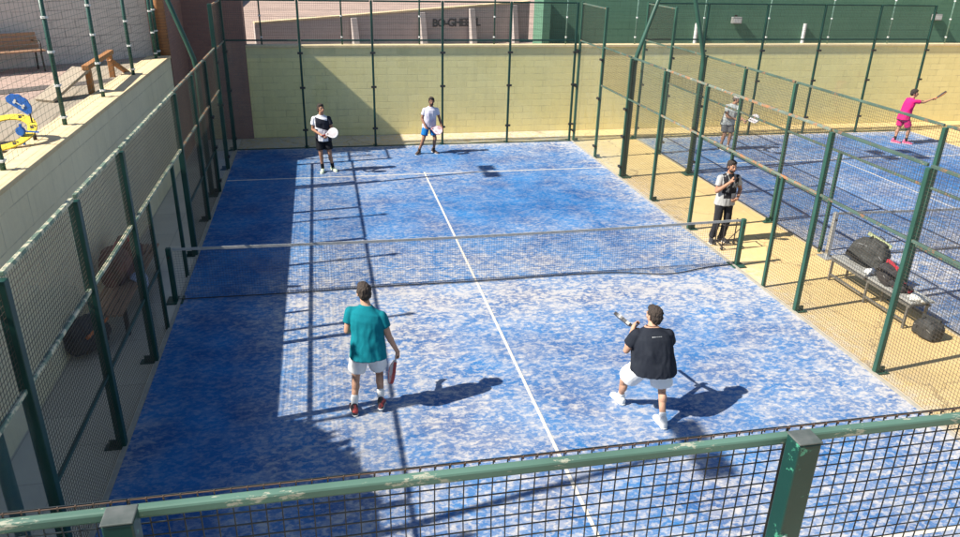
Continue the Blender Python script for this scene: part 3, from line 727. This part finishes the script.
# metal bench in the yellow corridor
bx0, bx1, by0, by1 = 11.47, 11.83, -2.88, -.85
t = thing('metal_bench', ((bx0+bx1)/2,(by0+by1)/2,0), 'grey metal bench covered in bags in the yellow corridor', 'bench')
s = MB()
for k in range(4): s.box((bx0+.112*k,by0,.44),(bx0+.098+.112*k,by1,.47))
s.build('seat', simple('pale_seat', (.36,.36,.34), (.28,.28,.26), 10, .6), t)
s = MB().bar((bx0,by0,.40),(bx0,by1,.40),.035).bar((bx1,by0,.40),(bx1,by1,.40),.035)
for y in (by0+.05, (by0+by1)/2, by1-.05): s.bar((bx0+.018,y,.40),(bx1-.018,y,.40),.032)
s.build('frame', M['alu'], t)
for x in (bx0, bx1):
    for y in (by0+.05, (by0+by1)/2, by1-.05): MB().bar((x,y,0),(x,y,.382),.035).build('leg', M['alu'], t)
MB().bar((bx0,by0+.07,.12),(bx0,by1-.07,.12),.028).build('stretcher', M['alu'], t)
bag((11.74,-1.28,.47), (.34,.62,.50), .5, 'large charcoal racket bag with pale piping standing at the far end of the metal bench', mb_grey, st_lime, .35, rx=.25)
bag((11.66,-2.05,.47), (.30,.46,.30), -.3, 'black bag with red piping in the middle of the metal bench', mb_dark, st_red, .1)
bag((11.64,-3.14,.0), (.30,.40,.30), .1, 'soft black bag on the yellow ground past the near end of the metal bench', simple('soft_black_fabric', (.025,.026,.026), (.05,.05,.048), 10, .8), mb_grey)
def heap(c, r, name, label, cat, mt, seed):
    rn = random.Random(seed); q = MB()
    for k in range(9):
        an = rn.uniform(0, 6.28); d_ = rn.uniform(.1, .8)
        q.ball((c[0]+math.cos(an)*d_*r[0], c[1]+math.sin(an)*d_*r[1], c[2]+r[2]*rn.uniform(.25,.6)), (r[0]*rn.uniform(.25,.55), r[1]*rn.uniform(.25,.55), r[2]*rn.uniform(.3,.6)), 10, 7, Matrix.Rotation(rn.uniform(0,3),3,'Z'))
    q.box((c[0]-r[0]*.6,c[1]-r[1]*.6,c[2]),(c[0]+r[0]*.6,c[1]+r[1]*.6,c[2]+r[2]*.3))
    return tag(remesh(q.build(name, mt), .012, 2, .018, (16,16,16), seed), label, cat)
heap((11.66,-2.40,.472), (.17,.20,.18), 'jacket', 'crumpled black jacket with red patches beside the red piped bag on the metal bench', 'jacket', simple('black_red_jacket', (.03,.03,.033), (.50,.03,.05), 9, .85, lo=.58, hi=.62), 4)
heap((11.66,-2.74,.472), (.14,.16,.09), 'towel', 'crumpled white towel on the near part of the metal bench', 'towel', simple('white_towel', (.68,.67,.62), (.58,.57,.53), 8, .95), 6)
heap((11.62,-1.70,.472), (.13,.13,.09), 'cloth', 'white cloth on the metal bench between the charcoal bag and the red piped bag', 'towel', M['white'], 9)
# low steel trolley frame by the man in the corridor
t = thing('ball_trolley', (10.42,.95,0), 'small bare steel trolley frame at the feet of the man in the corridor', 'trolley')
bx = ((10.2,.78),(10.62,.78),(10.62,1.06),(10.2,1.06))
s = MB(); 
for k in range(4): p, q = bx[k], bx[(k+1) % 4]; s.tube([(*p,.10),(*q,.10)], .012, 8); s.tube([(*p,.52),(*q,.52)], .012, 8)
s.tube([(*bx[0],.1),(*bx[1],.52)], .009, 6)
s.build('frame', M['iron'], t)
for p in bx: MB().tube([(*p,.05),(*p,.56)], .013, 8).build('upright', M['iron'], t)
for p in bx: MB().ball((*p,.03), (.03,.03,.03), 10, 6).build('caster', M['black'], t)

# ------------------------------------------------------------------ people
def skin_mat(name, c): return simple(name, c, tuple(k*.78 for k in c), 9, .65, spec=.22)
SK = {'a': skin_mat('tanned_skin', (.44,.23,.145)), 'b': skin_mat('fair_skin', (.54,.31,.21)), 'c': skin_mat('brown_skin', (.30,.155,.10))}
HAIR = simple('dark_hair', (.018,.013,.011), (.035,.025,.02), 50, .85, stretch=(1,1,.4)); HAIRG = simple('greying_hair', (.075,.06,.052), (.12,.10,.09), 40, .65, stretch=(1,1,.4))
HAIRB = simple('dark_brown_hair', (.026,.018,.014), (.05,.036,.028), 55, .85, stretch=(1,1,.4))
EYEW = simple('eye_white', (.5,.47,.44)); LIP = simple('lips', (.36,.13,.10), None, 20, .5)
def cloth(name, c, c2=None, scale=5): return simple(name, c, c2 or tuple(k*.86 for k in c), scale, .9, bump=.15, spec=.15)
def shirt_far():
    g = NT('white_navy_shirt'); X, Y, Z = g.xyz()
    zz = g.math('ADD', Z, g.math('MULTIPLY', X, .30))
    f = g.math('MULTIPLY', g.math('MULTIPLY', g.math('GREATER_THAN', zz, 1.13), g.math('LESS_THAN', zz, 1.38)), g.math('GREATER_THAN', X, -.24))
    side = g.math('MAXIMUM', g.math('GREATER_THAN', X, .06), g.math('MULTIPLY', g.math('LESS_THAN', X, -.19), g.math('LESS_THAN', Z, 1.15)))
    f = g.math('MAXIMUM', f, side)
    logo = g.math('MULTIPLY', g.math('MULTIPLY', g.math('GREATER_THAN', Z, 1.05), g.math('LESS_THAN', Z, 1.13)), g.ramp(g.noise(22, 2, .5), .5, .54))
    c = g.mix(f, g.mix(g.math('MULTIPLY', logo, .6), (.70,.70,.74), (.40,.33,.50)), (.022,.024,.035)); return g.base(c, .9, 0, .15)
def shirt_ump():
    g = NT('white_shirt_black_front'); X, Y, Z = g.xyz()
    ax = g.math('ABSOLUTE', g.math('ADD', X, .0))
    f = g.math('MULTIPLY', g.math('LESS_THAN', ax, .175), g.math('GREATER_THAN', Z, 1.08))
    n_ = g.ramp(g.noise(13, 2, .5, stretch=(1.2,1,.6)), .57, .6)
    f2 = g.math('MULTIPLY', g.math('MULTIPLY', g.math('LESS_THAN', X, .02), g.math('GREATER_THAN', X, -.14)), g.math('GREATER_THAN', Z, .98))
    f = g.math('MAXIMUM', f, f2)
    c = g.mix(g.math('MULTIPLY', f, g.math('SUBTRACT', 1.0, g.math('MULTIPLY', n_, .8))), (.38,.375,.36), (.02,.02,.024)); return g.base(c, .9, 0, .15)

def hand(mb, wr, dirv, nrm, side, curl, s=1.0):
    """palm, four fingers and a thumb; nrm is where the palm faces, side +1 puts the thumb at +lat"""
    d = dirv.normalized(); n = (nrm-d*nrm.dot(d)).normalized(); lat = d.cross(n).normalized()*side
    P = lambda a, l, h: wr+(d*a+lat*l+n*h)*s
    mb.cap(P(-.01,0,0), P(.03,0,0), .026*s, .030*s, 10)
    for l in (-.027, -.009, .009, .027): mb.cap(P(.02,l*.7,0), P(.085,l,.002), .016*s, .0125*s, 8)
    for l, L in ((.029,.88),(.010,1.0),(-.010,.94),(-.028,.76)):
        p = P(.086,l,.002); an = 0.18+curl*.35
        for seg, r1, r2 in ((.038,.0105,.0098),(.026,.0098,.009),(.021,.009,.008)):
            q = p+(d*math.cos(an)+n*math.sin(an))*seg*L*s; mb.cap(p, q, r1*s, r2*s, 8); p = q; an += .22+curl*.62
    p = P(.018,.024,.006); q = P(.055,.056,.022+.012*curl); r = P(.088,.058-.03*curl,.04+.012*curl); e = P(.108,.048-.05*curl,.05)
    mb.cap(p, q, .016*s, .0125*s, 8); mb.cap(q, r, .012*s, .0105*s, 8); mb.cap(r, e, .0105*s, .0085*s, 8)

def person(root, J, face, chestf, label, skin, hair, shirt, shorts, socks, shoes, look=None, wid=1.0, s=1.0, sleeve=.55, hem=.12,
           short_len=.72, long=False, vox=.008, curl=(1,1), palm=(None,None), handd=(None,None), sock_h=.5, beard=False, cap=None, hairlen=1.0, belly=0.0, group=None):
    root = V(root); t = thing('person', root, label, 'person', group)
    g = {k: root+V(v) for k, v in J.items()}
    cf = V(chestf).normalized(); fc = V(face).normalized()
    up = (g['neck']-g['pel']).normalized()
    right = (g['shR']-g['shL']).normalized()
    hipr = (g['hipR']-g['hipL']).normalized()
    fwd = up.cross(right).normalized()
    hf = V((0,0,1)).cross(hipr).normalized()
    hr = fc.cross(V((0,0,1))).normalized(); hu = hr.cross(fc).normalized()
    HR = Matrix((hr, fc, hu)).transposed()
    hd = g['head']
    H = lambda x, y, z: hd+(hr*x+fc*y+hu*z)*s
    chest = g['neck'].lerp(g['pel'], .32); waist = g['neck'].lerp(g['pel'], .68)
    b = MB()
    # torso
    def trings(k, extra):
        w_ = wid*s
        return [(g['pel']-up*.10*s, hipr*(.150*w_+extra), hf*(.105*w_+extra)), (g['pel'], hipr*(.168*w_+extra), hf*(.118*w_+extra)),
                (waist, right*(.148*w_+extra+belly*.6), fwd*(.105*w_+extra+belly)), (chest, right*(.172*w_+extra), fwd*(.120*w_+extra)),
                (g['neck']-up*.085*s, right*(.160*w_+extra), fwd*(.098*w_+extra)), (g['neck']-up*.035*s, right*(.105*w_+extra*.6), fwd*(.075*w_+extra*.6)), (g['neck']+up*.01*s, right*(.062*w_+extra*.3), fwd*(.060*w_+extra*.3))]
    b.loft(trings(1, 0), 20)
    b.cap(g['neck']-up*.03*s, hd-hu*.06*s, .062*s, .054*s)
    for q in 'LR':
        b.cap(g['neck']-up*.035*s, g['sh'+q]-up*.005, .046*s, .046*s); b.cap(g['sh'+q]-up*.008, g['el'+q], .050*s*wid, .042*s); b.ball(g['sh'+q].lerp(g['el'+q], .45), .05*s*wid)
        b.cap(g['el'+q], g['wr'+q], .042*s, .028*s); b.ball(g['el'+q].lerp(g['wr'+q], .25), .044*s)
        th = .083*s*wid; b.cap(g['hip'+q], g['kn'+q], th, .054*s); b.cap(g['kn'+q], g['an'+q], .053*s, .036*s)
        cb = g['kn'+q].lerp(g['an'+q], .3); fd = V((*g['to'+q][:2], 0))-V((*g['an'+q][:2], 0)); fd.normalize()
        b.ball(cb-fd*.018*s, (.052*s,.052*s,.10*s)); b.cap(g['an'+q]-V((0,0,.04*s)), g['to'+q]-V((0,0,.0)), .034*s, .028*s)
        dv = handd[0 if q == 'L' else 1]; dv = V(dv) if dv else (g['wr'+q]-g['el'+q])
        pn = palm[0 if q == 'L' else 1]; pn = V(pn) if pn else (right*(1 if q == 'L' else -1)+fwd*.2)
        hand(b, g['wr'+q], dv, pn, 1 if q == 'L' else -1, curl[0 if q == 'L' else 1], s)
    # head with jaw, brow, nose, ears
    b.ball(H(0,-.012,.028), (.076*s,.094*s,.092*s), 18, 12, HR); b.ball(H(0,.022,-.045), (.058*s,.066*s,.072*s), 16, 10, HR)
    b.ball(H(0,.052,-.088), (.030*s,.026*s,.022*s), 12, 8, HR); b.cap(H(0,.088,.012), H(0,.112,-.028), .009*s, .014*s, 8)
    b.ball(H(-.012,.104,-.03), .008*s, 8, 6); b.ball(H(.012,.104,-.03), .008*s, 8, 6)
    b.cap(H(-.045,.074,.026), H(.045,.074,.026), .012*s, .012*s, 8)
    b.cap(H(-.018,.083,-.058), H(.018,.083,-.058), .009*s, .009*s, 8)
    for e in (-1, 1): b.ball(H(e*.078,-.008,-.008), (.012*s,.022*s,.034*s), 10, 8, HR); b.ball(H(e*.046,.058,-.018), (.022*s,.02*s,.018*s), 8, 6, HR)
    body = remesh(b.build('body', skin, t), vox, 3)
    for e in (-1, 1):
        ey = MB().ball(H(e*.031,.079,.008), .0095*s, 10, 8).build('eye', EYEW, t, True)
        MB().ball(H(e*.031,.0855,.008), .0058*s, 8, 6).build('iris', HAIR, ey, True)
        MB().cap(H(e*.018,.090,.030), H(e*.046,.078,.032), .0055*s, .0045*s, 6).build('eyebrow', hair, t, True)
    MB().cap(H(-.02,.090,-.058), H(.02,.090,-.058), .0062*s, .0062*s, 8).build('mouth', LIP, t, True)
    # hair
    h = MB(); h.ball(H(0,-.024,.046), (.084*s,.098*s,.090*s), 18, 12, HR); h.ball(H(0,-.06,.0), (.076*s,.062*s,.078*s*hairlen), 16, 10, HR)
    h.ball(H(0,.03,.092), (.064*s,.055*s,.036*s), 14, 8, HR)
    for e in (-1, 1): h.ball(H(e*.066,-.012,.016), (.020*s,.036*s,.046*s), 10, 8, HR)
    remesh(h.build('hair', hair, t), .007, 2, .011*hairlen, (46,46,22), root.x)
    if beard:
        q = MB().ball(H(0,.030,-.068), (.060*s,.062*s,.050*s), 14, 10, HR); q.ball(H(0,.086,-.044), (.026*s,.012*s,.007*s), 10, 6, HR)
        remesh(q.build('beard', hair, t), .008, 2, .003, (40,40,40))
    if cap:
        q = MB().ball(H(0,-.014,.062), (.092*s,.108*s,.078*s), 18, 12, HR).loft([(H(0,.07,.062), hr*.078*s, hu*.012), (H(0,.13,.05), hr*.07*s, hu*.008), (H(0,.165,.038), hr*.04*s, hu*.006)], 14)
        remesh(q.build('cap', cap, t), .008, 2)
    # shirt: torso, sleeves
    q = MB(); R_ = trings(1, .020*s)
    hemc = g['pel']-up*(hem-.02)*s
    q.loft([(hemc, hipr*(.195*wid*s+.012+belly*.5), hf*(.142*wid*s+.012+belly*.7)), (g['pel']+up*.05*s, hipr*(.182*wid*s+.012+belly*.6), hf*(.136*wid*s+.012+belly)), (R_[2][0], R_[2][1]*1.10, R_[2][2]*1.10), R_[3], R_[4], R_[5], (g['neck']+up*.012*s, right*.071*s, fwd*.073*s)], 24)
    for e in 'LR':
        sh, el_ = g['sh'+e], g['el'+e]; en = sh.lerp(el_, sleeve); ax = (el_-sh).normalized()
        q.cap(g['neck']-up*.045*s, sh-up*.012, .058*s, .058*s*wid); q.ball(sh-up*.008, .062*s*wid); q.tube([sh-up*.006, en], [.062*s*wid, .066*s*wid], 16)
    remesh(q.build('shirt', shirt, t), .009, 2, .013, (10,10,4.2), root.x*3, J['neck'][2]-.03)
    # shorts or trousers
    q = MB(); q.loft([(g['pel']-up*.13*s, hipr*.188*wid*s, hf*.128*wid*s), (g['pel']-up*.02*s, hipr*.190*wid*s, hf*.136*wid*s), (g['pel']+up*.09*s, hipr*.165*wid*s, hf*.122*wid*s)], 22)
    for e in 'LR':
        hp, kn, an = g['hip'+e], g['kn'+e], g['an'+e]
        if long:
            q.cap(hp, kn, .100*s*wid, .074*s); q.tube([kn, kn.lerp(an,.96)], [.074*s,.066*s], 14); q.ball(kn,.074*s)
        else:
            en = hp.lerp(kn, short_len); q.ball(hp, .101*s*wid); q.tube([hp, en], [.102*s*wid, .106*s*wid], 16)
    remesh(q.build('trousers' if long else 'shorts', shorts, t), .011, 2, .008, (10,10,5), root.y)
    for e in 'LR':
        kn, an, to = g['kn'+e], g['an'+e], g['to'+e]
        if not long:
            q = MB().cap(an-V((0,0,.03*s)), an.lerp(kn, sock_h*.62), .0405*s, .047*s+.006*sock_h, 12)
            remesh(q.build('sock', socks, t), .009, 1)
        fd = V((to.x-an.x, to.y-an.y, 0)).normalized(); sd_ = V((fd.y,-fd.x,0)); hz = an.z-.085*s; tz = to.z-.03
        A_ = lambda u, v, z: V((an.x, an.y, hz))+fd*u*s+sd_*v*s+V((0,0,z*s+(tz-hz)*max(0,u)/.17))
        q = MB().loft([(A_(-.085,0,.05), sd_*.022*s, V((0,0,.034*s))), (A_(-.07,0,.052), sd_*.038*s, V((0,0,.050*s))), (A_(-.01,0,.056), sd_*.043*s, V((0,0,.056*s))), (A_(.06,0,.044), sd_*.045*s, V((0,0,.043*s))), (A_(.13,.004,.036), sd_*.051*s, V((0,0,.034*s))), (A_(.185,.0,.031), sd_*.042*s, V((0,0,.028*s))), (A_(.21,0,.027), sd_*.022*s, V((0,0,.018*s)))], 16)
        q.cap(A_(-.03,0,.06), A_(-.02,0,.11), .045*s, .046*s, 12)
        sh_ = remesh(q.build('shoe', shoes, t), .009, 1)
        so = MB().loft([(A_(-.09,0,.008), sd_*.025*s, V((0,0,.009))), (A_(-.06,0,.008), sd_*.043*s, V((0,0,.010))), (A_(.03,0,.008), sd_*.043*s, V((0,0,.010))), (A_(.13,.004,.008), sd_*.053*s, V((0,0,.010))), (A_(.20,0,.010), sd_*.038*s, V((0,0,.010))), (A_(.218,0,.012), sd_*.016*s, V((0,0,.008)))], 14)
        so.build('sole', M['white'], sh_, True)
    return t, g

def racket(grip, axis, nrm, label, facem, rimm, gripm=None):
    """padel racket: perforated teardrop face, rim and wrapped grip; grip = end of the handle"""
    a = V(axis).normalized(); n = V(nrm); n = (n-a*n.dot(a)).normalized(); x = a.cross(n)
    t = thing('padel_racket', grip, label, 'racket', 'padel rackets in the players hands')
    cu = bpy.data.curves.new('r', 'CURVE'); cu.dimensions = '2D'; cu.fill_mode = 'BOTH'; cu.extrude = .017; cu.bevel_depth = .002
    def poly(pts):
        sp = cu.splines.new('POLY'); sp.points.add(len(pts)-1); sp.use_cyclic_u = True
        for k, p in enumerate(pts): sp.points[k].co = (p[0], p[1], 0, 1)
    out = []
    for k in range(36):
        an = -PI/2+2*PI*k/36; w = .128*math.cos(an); h = .13*math.sin(an)
        out.append((w*(1-.12*max(0,-math.sin(an))), .325+h*(1.12 if h < 0 else 1)))
    out = [p for p in out if p[1] > .205]
    out = [(.02,.13),(.045,.175)]+sorted([p for p in out if p[0] >= 0], key=lambda p: p[1])+sorted([p for p in out if p[0] < 0], key=lambda p: -p[1])+[(-.045,.175),(-.02,.13)]
    poly(out); poly([(0,.15),(-.028,.20),(0,.208),(.028,.20)])
    for r_ in range(-3, 4):
        for c_ in range(-3, 4):
            px_, py_ = c_*.030+(.015 if r_ % 2 else 0), .325+r_*.027
            if (px_/.098)**2+((py_-.325)/.10)**2 < 1: poly([(px_+.0062*math.cos(q*PI/4), py_+.0062*math.sin(-q*PI/4)) for q in range(8)])
    o = bpy.data.objects.new('r', cu); col.objects.link(o); dg = bpy.context.evaluated_depsgraph_get(); dg.update()
    me = bpy.data.meshes.new_from_object(o.evaluated_get(dg)); bpy.data.objects.remove(o)
    R = Matrix((x, a, n)).transposed().to_4x4(); me.transform(R); me.name = 'racket_face'; me.materials.clear(); me.materials.append(facem)
    f = bpy.data.objects.new('racket_face', me); col.objects.link(f); f.parent = t
    T = lambda p, z=0: V(grip)+x*p[0]+a*p[1]+n*z
    q = MB(); pr = [T(p) for p in out]
    for k in range(len(out)-1): q.bar(T(out[k]), T(out[k+1]), .006, .041, n)
    q.build('rim', rimm, t)
    MB().tube([T((0,0)), T((0,.005)), T((0,.14))], [.017,.0155,.0145], 10).build('grip', gripm or M['black'], t, True)
    MB().tube([T((0,-.008)), T((0,.006))], .0185, 10).build('butt_cap', rimm, t, True)
    return t

rf_red = simple('red_black_racket_face', (.40,.05,.05), (.05,.02,.02), 9, .4, lo=.45, hi=.55); rf_white = simple('white_racket_face', (.58,.57,.58), (.46,.42,.45), 9, .4)
rf_pink = simple('white_pink_racket_face', (.72,.68,.69), (.62,.36,.36), 9, .4, lo=.5, hi=.6); rf_or = simple('orange_racket_face', (.62,.16,.05), (.5,.10,.06), 9, .4); rf_dark = simple('dark_racket_face', (.05,.035,.03), (.09,.06,.05), 9, .4)
rim_d = simple('dark_rim', (.03,.03,.035), (.05,.05,.05), 20, .4); rim_r = simple('red_rim', (.45,.06,.05), None, 20, .4); rim_w = simple('white_rim', (.7,.7,.7), None, 20, .4)
G_P = None
# teal player
t1, g = person((2.84,-3.68,0), dict(pel=(.03,-.04,.905), neck=(.035,.06,1.445), head=(.01,.12,1.60), shL=(-.165,.08,1.38), shR=(.21,.0,1.325), elL=(-.215,.06,1.12), wrL=(-.12,.27,1.06),
    elR=(.285,-.05,1.06), wrR=(.385,.0,.82), hipL=(-.075,-.03,.865), hipR=(.115,-.05,.865), knL=(-.135,.05,.475), knR=(.165,.12,.47), anL=(-.18,-.10,.095), anR=(.165,-.06,.13),
    toL=(-.20,.07,.03), toR=(.19,.10,.03)), (-.25,1,.03), (0,1,0), 'person in a teal shirt and white shorts walking with a lowered racket', SK['b'], HAIRB,
    cloth('teal_shirt', (.006,.19,.235), (.004,.15,.19)), cloth('white_shorts', (.76,.76,.76)), cloth('white_socks', (.78,.78,.77)), simple('black_red_shoe', (.03,.03,.035), (.5,.06,.05), 9, .6, lo=.55, hi=.6),
    vox=.0065, curl=(.5,1), palm=((1,.3,-.3),(-.9,.1,0)), handd=((.5,.8,.1),(.35,.25,-.8)), sock_h=.55, wid=1.10)
gp = g['wrR']+V((.012,.035,-.06)); racket(gp, (-.12,.05,-.5), (.98,.02,-.2), 'red and white padel racket hanging from the teal player\'s right hand', simple('red_white_racket_face', (.55,.07,.06), (.62,.58,.56), 7, .4, lo=.5, hi=.53), rim_r, rim_w)
# black shirt player
t2, g = person((6.33,-4.4,0), dict(pel=(.02,-.07,.80), neck=(.0,.05,1.25), head=(.03,.10,1.375), shL=(-.205,.03,1.165), shR=(.205,.0,1.15), elL=(-.29,.08,.92), wrL=(-.13,.30,1.10),
    elR=(.295,.09,.91), wrR=(.03,.30,1.03), hipL=(-.09,-.05,.76), hipR=(.115,-.08,.76), knL=(-.235,.17,.43), knR=(.17,-.10,.42), anL=(-.20,.29,.095), anR=(.13,-.31,.095),
    toL=(-.235,.46,.03), toR=(.125,-.14,.03)), (-.35,1,-.02), (0,1,0), 'person in a navy black shirt and white shorts crouching with racket raised in front', SK['b'], HAIRB,
    cloth('navy_black_shirt', (.014,.017,.026), (.022,.026,.036)), cloth('bright_white_shorts', (.78,.78,.78)), cloth('ankle_socks', (.78,.78,.77)), cloth('white_shoes', (.74,.74,.73)),
    vox=.0065, curl=(1,1), sock_h=.3, wid=1.30, belly=.035, short_len=.78, sleeve=.6, hairlen=1.22)
lg = MB(); nk = g['neck']+V((0,-.158,-.065))
for k in range(5): lg.cbox(nk+V((-.052+.026*k,-.002,0)), (.019,.03,.022))
lg.build('neck_print', M['white'], t2)
sl = MB().tube([g['shR'].lerp(g['elR'],.62), g['elR'], g['elR'].lerp(g['wrR'],.25)], [.061,.055,.052], 12)
remesh(sl.build('elbow_band', cloth('elbow_white', (.7,.7,.7)), t2), .01, 2)  # pale tube around the right elbow
gp = g['wrL']+V((.05,.03,-.02)); racket(gp, -rr*.17+uu*.15+fw*.41, uu+rr*.9-fw*.1, 'dark padel racket held up in front of the navy black shirt player', rf_dark, rim_d, M['black'])
# far left player
t3, g = person((2.5,7.5,0), dict(pel=(-.06,.02,.93), neck=(-.09,.0,1.49), head=(-.08,-.03,1.65), shL=(.10,-.01,1.41), shR=(-.27,.0,1.41), elL=(.17,-.05,1.13), wrL=(.06,-.25,1.02),
    elR=(-.31,.03,1.12), wrR=(-.13,-.18,1.03), hipL=(.035,.02,.89), hipR=(-.155,.02,.89), knL=(.075,-.05,.49), knR=(-.15,-.03,.49), anL=(.14,.07,.095), anR=(-.125,-.03,.095),
    toL=(.22,-.08,.03), toR=(-.15,-.20,.03)), (.5,-1,.22), (0,-1,0), 'person in a white and navy shirt and black shorts by the back glass', SK['a'], HAIR,
    shirt_far(), cloth('black_shorts', (.016,.017,.021)), cloth('black_socks', (.02,.02,.022)), simple('pale_green_shoe', (.55,.70,.42), (.7,.75,.6), 9, .6), vox=.009, sock_h=.45)
gp = g['wrR']+V((.02,-.06,-.02)); racket(gp, (.34,-.10,.10), (.0,-1,.5), 'white padel racket held across the waist of the far left player', rf_white, rim_w, rim_r)
# far right player of the near court
t4, g = person((5.35,9.05,0), dict(pel=(.06,.02,.84), neck=(.10,-.03,1.35), head=(.115,-.07,1.50), shL=(.275,-.02,1.27), shR=(-.075,-.02,1.27), elL=(.35,.0,1.01), wrL=(.40,-.11,.79),
    elR=(-.15,.0,1.01), wrR=(-.08,-.16,.83), hipL=(.145,.02,.80), hipR=(-.03,.02,.80), knL=(.215,-.07,.44), knR=(-.12,-.08,.44), anL=(.19,.06,.092), anR=(-.25,-.03,.092),
    toL=(.27,-.08,.03), toR=(-.34,-.17,.03)), (-.05,-1,.05), (0,-1,0), 'person in a pale lilac shirt and blue shorts in front of the back glass', SK['c'], HAIR,
    simple('lilac_shirt', (.60,.58,.66), (.36,.33,.46), 6, .9, lo=.5, hi=.72), cloth('blue_shorts', (.012,.16,.44)), cloth('dark_socks', (.06,.05,.045)), simple('brown_shoe', (.05,.035,.03), (.12,.07,.05), 8, .6), vox=.009, s=.95, sock_h=.2, beard=True, curl=(.5,1))
gp = g['wrR']+V((.03,-.06,-.03)); racket(gp, (.36,-.05,-.08), (.0,-1,.45), 'white and red padel racket held low by the player in blue shorts', rf_pink, rim_r, M['black'])
# grey shirt player on the second court
t5, g = person((14.42,8.42,0), dict(pel=(-.06,.02,.88), neck=(.0,-.05,1.40), head=(.04,-.12,1.55), shL=(.12,-.14,1.32), shR=(-.18,-.0,1.33), elL=(.10,-.30,1.06), wrL=(.17,-.46,1.0),
    elR=(-.20,-.12,1.05), wrR=(.02,-.32,.98), hipL=(.02,-.02,.84), hipR=(-.15,.04,.84), knL=(.03,-.08,.46), knR=(-.13,-.02,.46), anL=(.03,-.02,.095), anR=(-.17,.06,.095),
    toL=(.10,-.17,.03), toR=(-.12,-.10,.03)), (.55,-.8,-.1), (.4,-.9,0), 'person in a pale grey shirt, grey shorts and cap on the second court', SK['a'], HAIRG,
    simple('pale_grey_shirt', (.50,.52,.51), (.34,.38,.38), 5, .9), cloth('grey_shorts', (.12,.13,.145)), cloth('grey_socks', (.5,.5,.48)), simple('brown_shoes', (.16,.10,.07), None, 8, .6), vox=.009, sock_h=.2, cap=cloth('pale_cap', (.55,.50,.46)))
gp = g['wrL']+V((.0,-.06,-.02)); racket(gp, (.17,-.3,.15), (-.2,-1,.5), 'white padel racket held by the grey shirt player on the second court', rf_white, rim_w, M['black'])
# pink player
t6, g = person((20.62,8.5,0), dict(pel=(-.13,.02,.89), neck=(-.03,.0,1.45), head=(.01,-.02,1.60), shL=(-.02,.17,1.385), shR=(-.04,-.17,1.385), elL=(.18,.24,1.20), wrL=(.36,.12,1.30),
    elR=(.24,-.22,1.36), wrR=(.49,-.22,1.44), hipL=(-.13,.11,.85), hipR=(-.13,-.07,.85), knL=(-.13,.13,.46), knR=(.05,-.12,.47), anL=(-.20,.12,.095), anR=(.08,-.06,.095),
    toL=(-.08,.0,.03), toR=(.22,-.17,.03)), (.8,-.6,.0), (1,-.2,0), 'person all in bright pink stretching a racket out on the second court', SK['a'], HAIR,
    cloth('pink_shirt', (.62,.02,.16)), cloth('pink_shorts', (.60,.025,.17)), cloth('black_long_socks', (.025,.025,.03)), cloth('pink_shoes', (.72,.13,.25)), vox=.009, sock_h=.45, palm=(None,(0,-1,-.4)), curl=(.5,1))
gp = g['wrR']+V((.05,-.02,.0)); racket(gp, (.42,.0,.24), V((.42,.0,.24)).cross(V((.80,.57,-.18)))+V((0,.1,.15)), 'orange padel racket at the end of the pink player\'s outstretched arm', rf_or, rim_d, rf_or)
# man in the corridor
t7, g = person((10.40,1.22,0), dict(pel=(-.02,.02,.92), neck=(-.02,.0,1.47), head=(-.02,-.05,1.62), shL=(.17,.0,1.39), shR=(-.21,.0,1.39), elL=(.29,.03,1.12), wrL=(.15,-.15,.99),
    elR=(-.27,-.05,1.12), wrR=(-.10,-.23,1.36), hipL=(.075,.02,.88), hipR=(-.115,.02,.88), knL=(.07,-.03,.48), knR=(-.14,-.02,.48), anL=(.05,.05,.095), anR=(-.17,.06,.095),
    toL=(.11,-.10,.03), toR=(-.24,-.08,.03)), (.05,-1,-.05), (0,-1,0), 'person with dark trousers and black fronted white shirt standing in the yellow corridor', SK['a'], HAIR,
    shirt_ump(), cloth('charcoal_trousers', (.030,.030,.034)), cloth('dark_hidden_socks', (.03,.03,.03)), simple('dark_shoe', (.05,.05,.055), None, 9, .6), vox=.008, long=True, beard=True, curl=(1,.9), palm=((-.6,.8,0),(.6,-.2,.6)), handd=((-.8,-.2,-.5),(.3,-.1,.9)), sleeve=.6)
hp = g['wrR']+V((.035,-.06,.10))
o = thing('phone', hp, 'black phone held at the chin of the person in the yellow corridor', 'phone')
MB().cbox(hp, (.012,.075,.15)).build('case', M['black'], o, bevel=.005); MB().cbox(hp+V((.008,0,0)), (.003,.066,.138)).build('screen', simple('phone_screen', (.02,.025,.03), None, 20, .15), o)
